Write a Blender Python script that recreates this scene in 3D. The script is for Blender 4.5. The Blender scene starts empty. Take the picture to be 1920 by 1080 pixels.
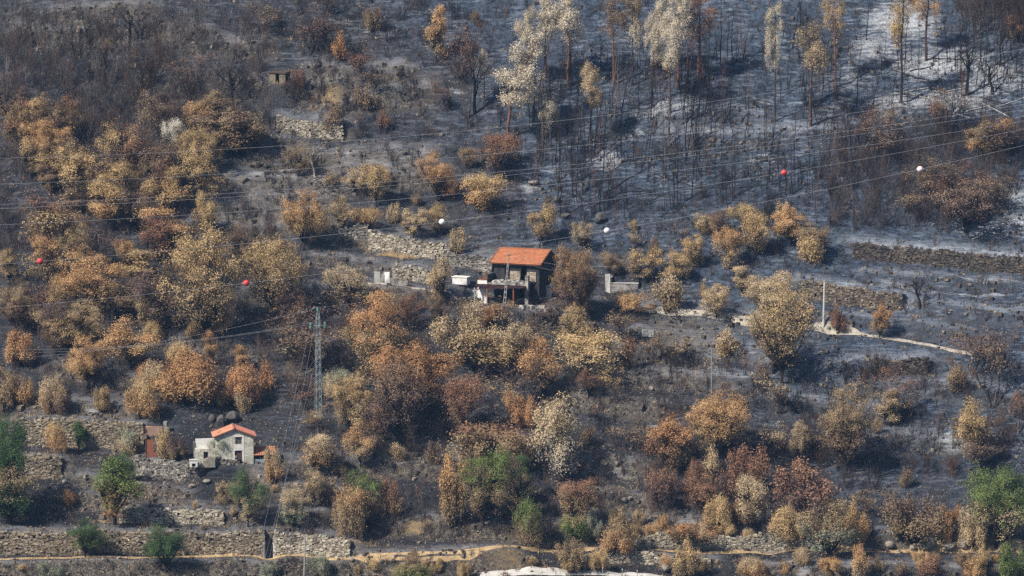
import bpy, math, random
import numpy as np
from mathutils import Vector

# ------------------------------------------------------------------ camera, world, sun
SC = bpy.context.scene
COL = SC.collection
PITCH = math.radians(7.0)
DIST = 600.0
SPAN = 132.0                       # metres across the frame at DIST
CAMPOS = np.array([0.0, -DIST * math.cos(PITCH), DIST * math.sin(PITCH)])
cd = bpy.data.cameras.new('camera')
cam = bpy.data.objects.new('camera', cd); COL.objects.link(cam)
cam.location = CAMPOS.tolist()
cam.rotation_euler = (math.radians(90) - PITCH, 0, 0)
cd.sensor_width = 36.0
cd.lens = 36.0 * DIST / SPAN
cd.clip_start = 1.0
cd.clip_end = 5000.0
SC.camera = cam

SUNDIR = Vector((6.6, 4.9, -8.2)).normalized()       # direction the light travels
elev = math.asin(-SUNDIR.z)
azim = math.atan2(-SUNDIR.x, -SUNDIR.y)               # clockwise from +Y
world = bpy.data.worlds.new('World'); SC.world = world
world.use_nodes = True
wn = world.node_tree.nodes; wl = world.node_tree.links
bg = wn['Background']
sky = wn.new('ShaderNodeTexSky'); sky.sky_type = 'NISHITA'
sky.sun_disc = False
sky.sun_elevation = elev
sky.sun_rotation = azim
sky.altitude = 400
sky.dust_density = 1.2
wl.new(sky.outputs['Color'], bg.inputs['Color'])
bg.inputs['Strength'].default_value = 0.095
ld = bpy.data.lights.new('sun', 'SUN'); ld.energy = 5.0; ld.angle = math.radians(0.5)
ld.color = (1.0, 0.93, 0.82)
sun = bpy.data.objects.new('sun', ld); COL.objects.link(sun)
sun.rotation_euler = SUNDIR.to_track_quat('-Z', 'Y').to_euler()
sun.location = (-200, -300, 400)
SC.view_settings.view_transform = 'Standard'
SC.view_settings.look = 'None'
SC.view_settings.exposure = 0.47
SC.view_settings.gamma = 1.0
SC.view_settings.use_curve_mapping = False
SC.render.engine = 'CYCLES'
SC.cycles.max_bounces = 5
SC.cycles.diffuse_bounces = 2
SC.cycles.glossy_bounces = 1
SC.cycles.transmission_bounces = 3
SC.cycles.volume_bounces = 0
SC.cycles.use_adaptive_sampling = True
SC.cycles.adaptive_threshold = 0.02
SC.cycles.use_denoising = False

# ------------------------------------------------------------------ helpers: noise, projection
K = SPAN / DIST / 1920.0
FWD = np.array([0, math.cos(PITCH), -math.sin(PITCH)])
UPV = np.array([0, math.sin(PITCH), math.cos(PITCH)])

def hash2(ix, iy, seed):
    h = (ix * 374761393 + iy * 668265263 + seed * 974634777) & 0xFFFFFFFF
    h = ((h ^ (h >> 13)) * 1274126177) & 0xFFFFFFFF
    h = (h ^ (h >> 16)) & 0xFFFFFFFF
    return h / 4294967295.0

def vnoise(x, y, seed=0):
    x = np.asarray(x, float); y = np.asarray(y, float)
    ix = np.floor(x).astype(np.int64); iy = np.floor(y).astype(np.int64)
    fx = x - ix; fy = y - iy
    fx = fx * fx * (3 - 2 * fx); fy = fy * fy * (3 - 2 * fy)
    a = hash2(ix, iy, seed); b = hash2(ix + 1, iy, seed)
    c = hash2(ix, iy + 1, seed); d = hash2(ix + 1, iy + 1, seed)
    return (a * (1 - fx) + b * fx) * (1 - fy) + (c * (1 - fx) + d * fx) * fy

def fbm(x, y, seed=0, oct=3):
    s = 0.0; a = 1.0; t = 0.0
    for i in range(oct):
        s = s + a * vnoise(x, y, seed + i * 17); t += a
        a *= 0.5; x = np.asarray(x) * 2.03 + 11.3; y = np.asarray(y) * 2.03 + 5.7
    return s / t

def sstep(a, b, x):
    t = np.clip((np.asarray(x, float) - a) / (b - a), 0, 1)
    return t * t * (3 - 2 * t)

# base hillside profile: table of heights along Y (zero at Y=0)
_ys = np.arange(-760.0, 420.0, 0.5)
_sl = 0.455 + 0.155 * sstep(-15, 28, _ys)
_sl = np.where(_ys > 70, 0.61 - 0.35 * sstep(70, 260, _ys), _sl)
_sl = _sl * sstep(-235, -150, _ys) + (1 - sstep(-330, -255, _ys)) * (-0.485)
_zs = np.concatenate([[0], np.cumsum((_sl[1:] + _sl[:-1]) * 0.25)])
_zs -= np.interp(0.0, _ys, _zs)
_off = np.interp(CAMPOS[1], _ys, _zs)
_zs += np.clip((-300 - _ys) / 250.0, 0, 1) * (CAMPOS[2] - 1.8 - _off)

def base_z(y):
    return np.interp(y, _ys, _zs)

def broad(x, y):
    v = (fbm(x / 46.0, y / 46.0, 3, 2) - 0.5) * 5.0
    v = v + (fbm(x / 13.0, y / 13.0, 9, 2) - 0.5) * 1.7
    return v * sstep(-150, -95, y)

def ray_dir(px, py):
    px = np.asarray(px, float); py = np.asarray(py, float)
    d = FWD[None, :] + np.stack([(px - 960) * K, np.zeros_like(px), np.zeros_like(px)], 1) + UPV[None, :] * (-(py - 540) * K)[:, None]
    return d

def unproject(px, py, hfun):
    px = np.atleast_1d(np.asarray(px, float)); py = np.atleast_1d(np.asarray(py, float))
    d = ray_dir(px, py)
    Y = np.arange(-110.0, 140.0, 0.4)
    t = (Y[None, :] - CAMPOS[1]) / d[:, 1:2]
    X = CAMPOS[0] + d[:, 0:1] * t
    Z = CAMPOS[2] + d[:, 2:3] * t
    below = Z < hfun(X, np.broadcast_to(Y[None, :], X.shape))
    i = np.argmax(below, axis=1)
    i = np.where(below.any(axis=1), np.maximum(i, 1), len(Y) - 1)
    lo = Y[i - 1]; hi = Y[i]
    for _ in range(14):
        m = (lo + hi) / 2
        tt = (m - CAMPOS[1]) / d[:, 1]
        x = d[:, 0] * tt; z = CAMPOS[2] + d[:, 2] * tt
        b = z < hfun(x, m)
        hi = np.where(b, m, hi); lo = np.where(b, lo, m)
    tt = (hi - CAMPOS[1]) / d[:, 1]
    x = d[:, 0] * tt
    return x, hi, hfun(x, hi)

def at_depth(px, py, Y):
    d = ray_dir([px], [py])[0]
    t = (Y - CAMPOS[1]) / d[1]
    return np.array([d[0] * t, Y, CAMPOS[2] + d[2] * t])

def h0(x, y):
    return base_z(y) + broad(x, y)

# ------------------------------------------------------------------ terraces (midline of each riser in the photo, height in metres)
# (points, height, riser width, reach uphill/downhill, stone wall label or None, stone tint)
TER = [
 # lower left terraces
 ([(30,810),(110,812),(200,815),(268,818)], 2.9, .35, 5.0, 'tall tan dry-stone wall behind the small green cypress', 'tan'),
 ([(42,874),(80,876),(113,878)], 2.4, .35, 4.0, 'short tan dry-stone wall right of the big green tree', 'tan'),
 ([(255,872),(300,882),(350,892),(400,887),(448,886)], 1.5, .5, 4.0, 'crumbling rubble terrace wall under the white cottage', 'grey'),
 ([(225,968),(283,969),(350,972),(418,976)], 1.4, .35, 4.0, 'low pale dry-stone wall between two green trees', 'pale'),
 ([(-60,1022),(120,1020),(300,1020),(430,1020),(494,1019)], 2.2, .35, 5.0, 'long tan dry-stone wall above the path, lower left', 'tan'),
 ([(516,1020),(560,1022),(610,1026),(655,1030)], 1.9, .35, 5.0, 'dry-stone wall right of the dark doorway, whitewashed beside it', 'pale'),
 ([(-60,1066),(100,1068),(260,1068),(420,1066),(560,1068)], 1.3, 1.0, 3.0, None, None),
 ([(640,1062),(740,1060),(850,1056),(960,1050)], 1.6, .9, 3.0, None, None),
 ([(500,1058),(540,1060),(575,1062)], 1.0, .4, 2.0, 'short dark stone wall under the doorway path', 'dark'),
 ([(1135,1046),(1200,1046),(1260,1052),(1330,1056)], 1.0, .35, 3.0, 'low rubble wall just below the ochre path', 'pale'),
 ([(1195,1014),(1260,1014),(1330,1016),(1400,1018),(1440,1018)], 1.4, .35, 4.0, 'pale dry-stone wall under the orange hedge', 'pale'),
 ([(1442,1019),(1490,1020),(1545,1021)], 1.1, .35, 4.0, 'short pale wall under the yellow bush', 'pale'),
 ([(1560,1018),(1640,1016),(1720,1018),(1800,1018),(1960,1014)], 1.5, 1.0, 4.0, None, None),
 ([(1430,1074),(1560,1078),(1700,1075),(1960,1072)], 1.2, 1.0, 3.0, None, None),
 ([(150,905),(200,915),(260,925),(340,935)], 1.1, 1.0, 3.0, None, None),
 ([(110,935),(160,940),(230,948)], 1.2, 1.2, 3.0, None, None),
 ([(480,905),(540,920),(600,925),(690,940)], 1.1, .9, 3.0, None, None),
 ([(520,980),(600,975),(660,970)], 1.0, .8, 3.0, None, None),
 ([(560,880),(640,880),(760,880),(850,890)], 1.2, .9, 4.0, None, None),
 ([(1050,1005),(1130,1008),(1190,1010)], 1.1, .8, 3.0, None, None),
 ([(1100,875),(1160,880),(1240,890)], 1.3, 1.2, 4.0, None, None),
 ([(1110,935),(1180,945),(1260,955)], 1.2, 1.2, 4.0, None, None),
 ([(-40,780),(40,776),(160,772),(260,776)], .7, .8, 3.0, None, None),
 # centre
 ([(694,450),(740,460),(790,470),(832,482)], 1.6, .35, 6.0, 'sunlit pale retaining wall left of the orange-roofed farmhouse', 'pale'),
 ([(836,484),(880,492),(922,500)], 1.2, .4, 4.0, 'broken low wall running up to the farmhouse', 'grey'),
 ([(585,436),(640,440),(690,444)], 1.1, .4, 4.0, 'mossy low wall under the pale olive trees', 'grey'),
 ([(590,492),(650,496),(700,502)], 1.0, .5, 4.0, None, None),
 ([(738,508),(770,512),(810,520)], 1.3, .4, 4.0, 'stone wall right of the whitewashed ruin', 'pale'),
 ([(846,566),(900,573),(960,576),(1020,578),(1110,582)], 1.8, .5, 5.0, 'sooty retaining wall under the farmhouse yard', 'dark'),
 ([(1000,612),(1060,616),(1112,620)], 2.0, .4, 4.0, 'dark stone wall below the big half-burnt oak', 'dark'),
 ([(1190,590),(1260,594),(1340,600),(1430,612)], 1.2, .8, 3.0, None, None),
 ([(1200,628),(1260,640),(1330,640)], 1.2, .8, 3.0, None, None),
 ([(1290,662),(1350,660),(1420,668)], 1.0, .7, 4.0, None, None),
 ([(1130,712),(1220,714),(1330,716),(1450,722)], 1.1, .7, 4.0, None, None),
 ([(480,555),(560,560),(640,560)], 1.2, .7, 4.0, None, None),
 ([(660,545),(740,552),(820,562)], .9, .7, 4.0, None, None),
 ([(1060,745),(1130,760),(1230,775)], 1.2, 1.0, 4.0, None, None),
 # right terraces
 ([(1600,470),(1680,478),(1760,486),(1840,494),(1980,504)], 1.5, .45, 5.0, 'dark dry-stone terrace wall, uppermost of the right terraces', 'dark'),
 ([(1500,545),(1560,552),(1620,560),(1690,570)], 2.0, .5, 4.0, 'brown dry-stone terrace wall right of the concrete pole', 'tan2'),
 ([(1630,522),(1700,526),(1790,532),(1880,536)], 1.2, .7, 3.5, None, None),
 ([(1560,610),(1640,612),(1740,622),(1800,630)], 1.7, .8, 3.5, None, None),
 ([(1640,690),(1690,694),(1740,690)], 1.3, .6, 3.0, 'low dark outcrop wall below the light track', 'dark'),
 ([(1550,715),(1650,722),(1760,735),(1900,750)], 1.0, .9, 4.0, None, None),
 ([(1620,835),(1700,832),(1800,836)], 1.1, .8, 4.0, None, None),
 # upper left terraces
 ([(520,236),(560,240),(600,246),(642,250)], 1.7, .4, 5.0, 'short whitewashed wall below the small stone hut', 'pale'),
 ([(440,262),(480,266),(560,275)], 1.2, .6, 4.0, None, None),
 ([(480,302),(580,306),(700,302),(800,300)], 1.4, .8, 5.0, None, None),
 ([(590,352),(640,350),(690,348)], 1.2, .5, 4.0, 'rubble bank wall above the pale shrubs', 'grey'),
 ([(430,352),(520,350),(590,350)], 1.3, .7, 4.0, None, None),
 ([(400,402),(470,404),(530,406)], 1.2, .6, 5.0, None, None),
 ([(360,432),(440,434),(530,434)], 1.2, .7, 4.0, None, None),
 ([(270,170),(360,168),(430,172)], 1.6, .8, 5.0, None, None),
 ([(40,70),(120,74),(200,70)], 1.6, .9, 4.0, None, None),
 ([(200,66),(280,58),(380,70)], 1.6, 1.2, 4.0, None, None),
 ([(360,90),(430,92),(500,95)], 1.2, .9, 4.0, None, None),
 ([(440,168),(540,172),(640,170)], 1.6, .9, 4.0, None, None),
 ([(640,205),(720,190),(800,180)], 1.3, 1.0, 4.0, None, None),
 ([(100,35),(180,30),(280,24)], 1.3, 1.0, 4.0, None, None),
 ([(590,140),(680,150),(760,140)], 1.2, 1.0, 4.0, None, None),
 ([(660,985),(760,990),(860,995),(960,1000),(1050,1004)], 1.2, .7, 3.0, None, None),
 ([(1200,985),(1320,990),(1440,990),(1560,994)], 1.2, .8, 3.0, None, None),
 ([(1460,760),(1560,770),(1680,775)], 1.0, .8, 4.0, None, None),
 ([(1440,690),(1540,688),(1640,700)], 1.1, .8, 4.0, None, None),
 ([(1180,660),(1240,668),(1300,672)], 1.0, .8, 3.0, None, None),
 ([(1700,580),(1800,590),(1940,600)], 1.2, .8, 3.5, None, None),
 ([(290,640),(380,655),(470,655)], 1.1, .8, 4.0, None, None),
 ([(100,695),(200,715),(300,720)], 1.0, .8, 4.0, None, None),
 ([(480,640),(560,650),(620,660)], 1.1, .8, 4.0, None, None),
 ([(700,860),(790,850),(850,852)], 1.2, .8, 4.0, None, None),
 ([(640,330),(720,330),(800,335)], 1.0, .8, 4.0, None, None),
 ([(480,385),(560,380),(640,380)], 1.1, .7, 4.0, None, None),
 # upper right: faint breaks
 ([(1650,208),(1710,210),(1760,210)], .9, .8, 4.0, None, None),
 ([(1240,232),(1340,222),(1420,225)], 1.0, 1.2, 6.0, None, None),
 ([(1260,262),(1400,262),(1560,258)], 1.2, 1.5, 6.0, None, None),
]
TERW = []
for pts, h, w, L, lab, tint in TER:
    p = np.array(pts, float)
    x, y, z = unproject(p[:, 0], p[:, 1], h0)
    o = np.argsort(x)
    TERW.append((x[o], y[o], h, w, L))

TREAD = {}
def terr_terms(x, y, want=False):
    dz = np.zeros(np.shape(x)); bank = np.zeros(np.shape(x)); tread = np.zeros(np.shape(x))
    for xs, ys, h, w, L in TERW:
        m = (x > xs[0] - 5) & (x < xs[-1] + 5) & (y > ys.min() - L - 3) & (y < ys.max() + L + 3)
        if not np.any(m):
            continue
        xm = x[m]; ym = y[m]
        d = ym - (np.interp(xm, xs, ys) + (fbm(xm / 3.0, xm * 0 + h * 7, 5, 2) - .5) * min(w, 1.0) * 0.9)
        e = np.minimum(sstep(xs[0] - 3, xs[0] + .3, xm), 1 - sstep(xs[-1] - .3, xs[-1] + 3, xm))
        g = np.clip(d / (w / 2), -1, 1) * np.clip(1 - (np.abs(d) - w / 2) / L, 0, 1)
        dz[m] += g * (h / 2) * e
        if want: tread[m] = np.maximum(tread[m], e * sstep(w * .4, w * .5 + .5, d) * (1 - sstep(1.6, 4.2, d)))
        bank[m] = np.maximum(bank[m], e * np.clip(1.25 - np.abs(d + .1) / (w * .75 + (.35 if w < .55 else .9)), 0, 1))
    if want: TREAD['f'] = tread
    return dz, bank

def hmac(x, y):
    x = np.asarray(x, float); y = np.asarray(y, float)
    return h0(x, y) + terr_terms(x, y)[0]

# flat pads for the buildings (centre px, radius m)
PADS = []
def add_pad(px, py, rx, ry, name):
    x, y, z = unproject([px], [py], hmac)
    PADS.append((x[0], y[0], z[0], rx, ry)); return x[0], y[0], z[0]
FARM = add_pad(968, 568, 7.5, 4.5, 'farm')
COTT = add_pad(437, 868, 5.5, 2.2, 'cottage')
HUT = add_pad(522, 156, 2.6, 2.0, 'hut')

def hsmooth(x, y):
    z = hmac(x, y)
    for (cx, cy, cz, rx, ry) in PADS:
        q = np.sqrt(((x - cx) / rx) ** 2 + ((y - cy) / ry) ** 2)
        w = 1 - sstep(.75, 1.35, q)
        z = z * (1 - w) + cz * w
    return z

PATHS = {'footpath': [(-60,1052),(60,1048),(160,1045),(300,1046),(400,1044),(500,1042),(600,1045),(700,1043),(800,1038),(900,1032),(990,1029),(1100,1031),(1180,1033),(1300,1037),(1440,1036),(1560,1036),(1650,1034),(1760,1031),(1960,1027)],
 'track': [(1195,577),(1260,581),(1330,586),(1400,597),(1440,605),(1495,614),(1545,619),(1590,625),(1660,634),(1700,640),(1760,651),(1830,665)]}
PW = {}
for k_, v_ in PATHS.items():
    a_ = np.array(v_, float); x_, y_, z_ = unproject(a_[:, 0], a_[:, 1], hmac); PW[k_] = (x_, y_)
def H(x, y):
    x = np.asarray(x, float); y = np.asarray(y, float)
    near = sstep(-130, -95, y) * (1 - sstep(75, 110, y)) * (1 - sstep(85, 120, np.abs(x)))
    r = (fbm(x / 2.6, y / 2.6, 21, 2) - .5) * .55 + (vnoise(x / .75, y / .75, 33) - .5) * .22
    for (cx, cy, cz, rx, ry) in PADS:
        q = np.sqrt(((x - cx) / rx) ** 2 + ((y - cy) / ry) ** 2)
        r = r * (.15 + .85 * sstep(.7, 1.3, q))
    for x_, y_ in PW.values():
        dd = np.abs(y - np.interp(x, x_, y_)); inx = (x > x_[0] - 2) & (x < x_[-1] + 2)
        r = r * np.where(inx, .1 + .9 * sstep(.6, 2.0, dd), 1.0)
    return hsmooth(x, y) + r * near

def ground(px, py):
    """pixel of the photograph -> point where that sight line meets the hillside"""
    x, y, z = unproject(px, py, H)
    return np.stack([x, y, z], 1)

def project(P):
    v = np.asarray(P, float) - CAMPOS
    f = v @ FWD
    return 960 + v[..., 0] / f / K, 540 - (v @ UPV) / f / K

# ------------------------------------------------------------------ mesh helpers
def mk_mesh(name, V, Q=None, T=None, attrs=None, smooth=False, mats=()):
    V = np.asarray(V, np.float32)
    Q = np.zeros((0, 4), np.int32) if Q is None or len(Q) == 0 else np.asarray(Q, np.int32)
    T = np.zeros((0, 3), np.int32) if T is None or len(T) == 0 else np.asarray(T, np.int32)
    me = bpy.data.meshes.new(name)
    me.vertices.add(len(V)); me.vertices.foreach_set('co', V.ravel())
    loops = np.concatenate([Q.ravel(), T.ravel()]).astype(np.int32)
    me.loops.add(len(loops)); me.loops.foreach_set('vertex_index', loops)
    tot = np.concatenate([np.full(len(Q), 4), np.full(len(T), 3)]).astype(np.int32)
    st = np.concatenate([[0], np.cumsum(tot)[:-1]]).astype(np.int32)
    me.polygons.add(len(tot)); me.polygons.foreach_set('loop_start', st)
    me.polygons.foreach_set('use_smooth', np.full(len(tot), smooth))
    me.update(calc_edges=True)
    for k, a in (attrs or {}).items():
        a = np.asarray(a, np.float32)
        if a.ndim == 1:
            at = me.attributes.new(k, 'FLOAT', 'POINT'); at.data.foreach_set('value', a)
        else:
            if a.shape[1] == 3:
                a = np.concatenate([a, np.ones((len(a), 1), np.float32)], 1)
            at = me.attributes.new(k, 'FLOAT_COLOR', 'POINT'); at.data.foreach_set('color', a.ravel())
    for m in mats:
        me.materials.append(m)
    return me

class MB:
    """collects geometry, then becomes one mesh"""
    def __init__(s): s.V = []; s.Q = []; s.T = []; s.C = []; s.n = 0
    def add(s, V, Q=None, T=None, C=None):
        V = np.asarray(V, float)
        s.V.append(V)
        if Q is not None and len(Q): s.Q.append(np.asarray(Q) + s.n)
        if T is not None and len(T): s.T.append(np.asarray(T) + s.n)
        s.C.append(np.tile(np.asarray(C if C is not None else (.5, .5, .5), float), (len(V), 1)) if C is None or np.ndim(C) == 1 else np.asarray(C, float))
        s.n += len(V)
        return s
    def box(s, lo, hi, jit=0.0, rng=None, C=None, rz=0.0):
        x0, y0, z0 = lo; x1, y1, z1 = hi
        V = np.array([[x0,y0,z0],[x1,y0,z0],[x1,y1,z0],[x0,y1,z0],[x0,y0,z1],[x1,y0,z1],[x1,y1,z1],[x0,y1,z1]], float)
        if jit: V = V + rng.uniform(-jit, jit, V.shape)
        if rz:
            c = V.mean(0); q = V - c; ca, sa = math.cos(rz), math.sin(rz)
            V = np.stack([q[:,0]*ca - q[:,1]*sa, q[:,0]*sa + q[:,1]*ca, q[:,2]], 1) + c
        return s.add(V, Q=[[0,3,2,1],[4,5,6,7],[0,1,5,4],[1,2,6,5],[2,3,7,6],[3,0,4,7]], C=C)
    def tube(s, P, R, n=5, C=None, cap=True):
        P = np.asarray(P, float); m = len(P)
        R = np.broadcast_to(np.asarray(R, float), (m,))
        D = np.gradient(P, axis=0); D /= np.linalg.norm(D, axis=1)[:, None] + 1e-9
        ref = np.where(np.abs(D[:, 2:3]) > .9, np.array([[1., 0, 0]]), np.array([[0, 0, 1.]]))
        A = np.cross(D, ref); A /= np.linalg.norm(A, axis=1)[:, None] + 1e-9
        B = np.cross(D, A)
        a = np.arange(n) * 2 * math.pi / n
        V = (P[:, None, :] + (A[:, None, :] * np.cos(a)[None, :, None] + B[:, None, :] * np.sin(a)[None, :, None]) * R[:, None, None]).reshape(-1, 3)
        Q = []
        for i in range(m - 1):
            for j in range(n):
                k = (j + 1) % n
                Q.append([i*n+j, i*n+k, (i+1)*n+k, (i+1)*n+j])
        T = []
        if cap:
            for j in range(1, n - 1):
                T.append([(m-1)*n, (m-1)*n+j, (m-1)*n+j+1]); T.append([0, j+1, j])
        return s.add(V, Q=Q, T=T, C=C)
    def prism(s, poly, y0, y1, C=None):
        """polygon in x,z extruded along y"""
        n = len(poly)
        V = [[p[0], y0, p[1]] for p in poly] + [[p[0], y1, p[1]] for p in poly]
        Q = [[i, (i+1) % n, n+(i+1) % n, n+i] for i in range(n)]
        T = [[0, i, i+1] for i in range(1, n-1)] + [[n, n+i+1, n+i] for i in range(1, n-1)]
        return s.add(V, Q=Q, T=T, C=C)
    def mesh(s, name, mats=(), smooth=False, attr='tint'):
        return mk_mesh(name, np.concatenate(s.V), np.concatenate(s.Q) if s.Q else None, np.concatenate(s.T) if s.T else None,
                       {attr: np.concatenate(s.C)} if attr else None, smooth, mats)
    def build(s, name, mat, parent=None, smooth=False, attr='tint'):
        o = bpy.data.objects.new(name, s.mesh(name, (mat,), smooth, attr))
        COL.objects.link(o)
        if parent is not None: o.parent = parent
        return o

def tag(o, label=None, cat=None, group=None, kind=None):
    if label: o['label'] = label
    if cat: o['category'] = cat
    if group: o['group'] = group
    if kind: o['kind'] = kind
    return o

def empty(name, loc, rz=0.0):
    o = bpy.data.objects.new(name, None); COL.objects.link(o)
    o.location = [float(v) for v in loc]; o.rotation_euler = (0, 0, rz); o.empty_display_size = .3
    return o

def put(name, me, parent=None, loc=None, rz=0.0, scale=None):
    o = bpy.data.objects.new(name, me); COL.objects.link(o)
    if parent is not None: o.parent = parent
    if loc is not None: o.location = [float(v) for v in loc]
    if rz: o.rotation_euler = (0, 0, rz)
    if scale is not None: o.scale = [float(v) for v in scale]
    return o

# ------------------------------------------------------------------ materials
class NT:
    def __init__(s, name):
        s.m = bpy.data.materials.new(name); s.m.use_nodes = True
        s.t = s.m.node_tree; s.t.nodes.clear()
        s.out = s.t.nodes.new('ShaderNodeOutputMaterial')
    def n(s, typ, **kw):
        nd = s.t.nodes.new(typ)
        for k, v in kw.items():
            setattr(nd, k, v)
        return nd
    def l(s, a, b): s.t.links.new(a, b)
    def val(s, sock, v):
        if hasattr(v, 'node'): s.l(v, sock)
        else: sock.default_value = v
    def math(s, op, a, b=0.0, c=None, clamp=False):
        nd = s.n('ShaderNodeMath', operation=op, use_clamp=clamp)
        s.val(nd.inputs[0], a); s.val(nd.inputs[1], b)
        if c is not None: s.val(nd.inputs[2], c)
        return nd.outputs[0]
    def noise(s, scale, detail=4, vec=None, rough=.6):
        nd = s.n('ShaderNodeTexNoise'); nd.inputs['Scale'].default_value = scale
        nd.inputs['Detail'].default_value = detail; nd.inputs['Roughness'].default_value = rough
        if vec is not None: s.l(vec, nd.inputs['Vector'])
        return nd.outputs['Fac']
    def mix(s, fac, a, b, blend='MIX'):
        nd = s.n('ShaderNodeMix', data_type='RGBA', blend_type=blend)
        s.val(nd.inputs[0], fac)
        for sk, v in ((nd.inputs[6], a), (nd.inputs[7], b)):
            if hasattr(v, 'node'): s.l(v, sk)
            else: sk.default_value = (*v[:3], 1.0)
        return nd.outputs[2]
    def ramp(s, fac, a, b):
        nd = s.n('ShaderNodeMapRange'); nd.interpolation_type = 'SMOOTHSTEP'
        s.l(fac, nd.inputs[0]); nd.inputs[1].default_value = a; nd.inputs[2].default_value = b
        return nd.outputs[0]
    def attr(s, name, out='Color', typ='GEOMETRY'):
        nd = s.n('ShaderNodeAttribute', attribute_type=typ, attribute_name=name)
        return nd.outputs[out]
    def coords(s, which='Object'):
        return s.n('ShaderNodeTexCoord').outputs[which]
    def principled(s, col, rough=.9, bump=None, spec=.2, metal=0.0):
        b = s.n('ShaderNodeBsdfPrincipled')
        if hasattr(col, 'node'): s.l(col, b.inputs['Base Color'])
        else: b.inputs['Base Color'].default_value = (*col, 1)
        s.val(b.inputs['Roughness'], rough)
        b.inputs['Specular IOR Level'].default_value = spec
        b.inputs['Metallic'].default_value = metal
        if bump is not None:
            bn = s.n('ShaderNodeBump'); bn.inputs['Strength'].default_value = bump[1]; bn.inputs['Distance'].default_value = bump[2]
            s.l(bump[0], bn.inputs['Height']); s.l(bn.outputs[0], b.inputs['Normal'])
        s.l(b.outputs[0], s.out.inputs['Surface'])
        return s.m

def simple(name, col, col2=None, scale=3.0, rough=.9, bump=.4, spec=.2, metal=0.0, tint=False, vec='Object', lo=.35, hi=.65):
    t = NT(name); v = t.coords(vec)
    f = t.noise(scale, 6, v, .65)
    c = t.mix(t.ramp(f, lo, hi), col, col2 if col2 else tuple(x * .6 for x in col))
    if tint: c = t.mix(1.0, c, t.attr('tint'), 'MULTIPLY')
    return t.principled(c, rough, (f, bump, .05), spec, metal)

def stone_mat(name):
    t = NT(name); v = t.coords('Object')
    f = t.noise(5.0, 5, v, .7); g = t.noise(.6, 3, v)
    c = t.mix(t.ramp(f, .35, .7), t.attr('tint'), t.mix(1.0, t.attr('tint'), (.45, .42, .40), 'MULTIPLY'))
    c = t.mix(t.math('MULTIPLY', t.ramp(g, .52, .66), .55), c, (.045, .042, .042))
    return t.principled(c, .95, (f, .5, .06), .1)

M = {}
M['stone'] = stone_mat('dry_stone')
M['rock'] = stone_mat('rock')

def ground_mat():
    t = NT('burnt_ground'); v = t.coords('Object')
    ash = t.attr('ash', 'Fac'); warm = t.attr('warm', 'Fac'); bank = t.attr('bank', 'Fac'); dry = t.attr('dry', 'Fac')
    n1 = t.noise(.35, 5, v, .62); n2 = t.noise(1.7, 6, v, .68); n3 = t.noise(6.5, 4, v, .7); n4 = t.noise(.09, 3, v); n5 = t.noise(.17, 4, v, .6)
    # streaks running along the contour
    mp = t.n('ShaderNodeMapping'); mp.inputs['Scale'].default_value = (.55, 2.4, 2.4); mp.inputs['Rotation'].default_value = (0, 0, .12); t.l(v, mp.inputs[0])
    st = t.noise(.75, 7, mp.outputs[0], .68)
    char_b = t.mix(t.ramp(n2, .3, .72), (.016, .022, .033), (.070, .092, .130))
    char_w = t.mix(t.ramp(n2, .3, .72), (.012, .0135, .017), (.050, .052, .060))
    c = t.mix(warm, char_b, char_w)
    # paler cold ash, in patches everywhere
    c = t.mix(t.math('MULTIPLY', t.ramp(n1, .50, .36), t.math('MULTIPLY_ADD', t.ramp(n5, .35, .6), .5, .35)), c, (.024, .024, .026))
    pal = t.math('MULTIPLY', t.ramp(st, .47, .66), t.ramp(n5, .36, .58))
    c = t.mix(t.math('MULTIPLY', pal, .8), c, t.mix(warm, (.175, .205, .255), (.105, .112, .128)))
    c = t.mix(t.math('MULTIPLY', t.attr('soot', 'Fac'), .8), c, t.mix(t.ramp(n3, .42, .7), (.010, .0115, .015), (.036, .038, .045)))
    tm = t.math('MULTIPLY', t.attr('tread', 'Fac'), t.ramp(t.math('ADD', st, t.math('MULTIPLY', n5, .5)), .50, .82))
    c = t.mix(t.math('MULTIPLY', tm, .9), c, t.mix(warm, (.18, .20, .235), (.155, .155, .162)))
    # brown scorched litter
    c = t.mix(t.math('MULTIPLY', t.math('MULTIPLY', t.ramp(n3, .5, .68), t.ramp(n4, .35, .6)), t.math('MULTIPLY_ADD', warm, .45, .12)), c, (.17, .115, .075))
    # banks: earth and stones showing
    bk = t.math('MULTIPLY', t.math('MULTIPLY', bank, t.math('MULTIPLY_ADD', warm, .75, .25)), t.ramp(n3, .36, .62))
    c = t.mix(t.math('MULTIPLY', bk, .85), c, t.mix(t.ramp(n2, .4, .6), (.245, .20, .145), (.07, .058, .048)))
    # white ash
    am = t.math('ADD', t.math('MULTIPLY_ADD', ash, .62, -.62), t.math('MULTIPLY', t.math('ADD', t.math('MULTIPLY', st, 1.5), t.math('MULTIPLY', n2, .5)), .62))
    am = t.ramp(am, .20, .70)
    am = t.math('MULTIPLY', am, t.ramp(ash, .03, .4))
    c = t.mix(am, c, t.mix(t.ramp(n3, .38, .62), (.50, .505, .51), (.235, .26, .295)))
    # dry straw
    dm = t.math('MULTIPLY', t.ramp(t.math('ADD', dry, t.math('MULTIPLY_ADD', n2, 1.3, -.75)), .25, .75), t.ramp(dry, .02, .2))
    c = t.mix(dm, c, t.mix(t.ramp(n3, .35, .65), (.36, .26, .135), (.19, .13, .075)))
    h = t.math('ADD', t.math('MULTIPLY', n2, .7), t.math('MULTIPLY', n3, .35))
    return t.principled(c, .97, (h, .9, .25), .05)
M['ground'] = ground_mat()

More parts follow.
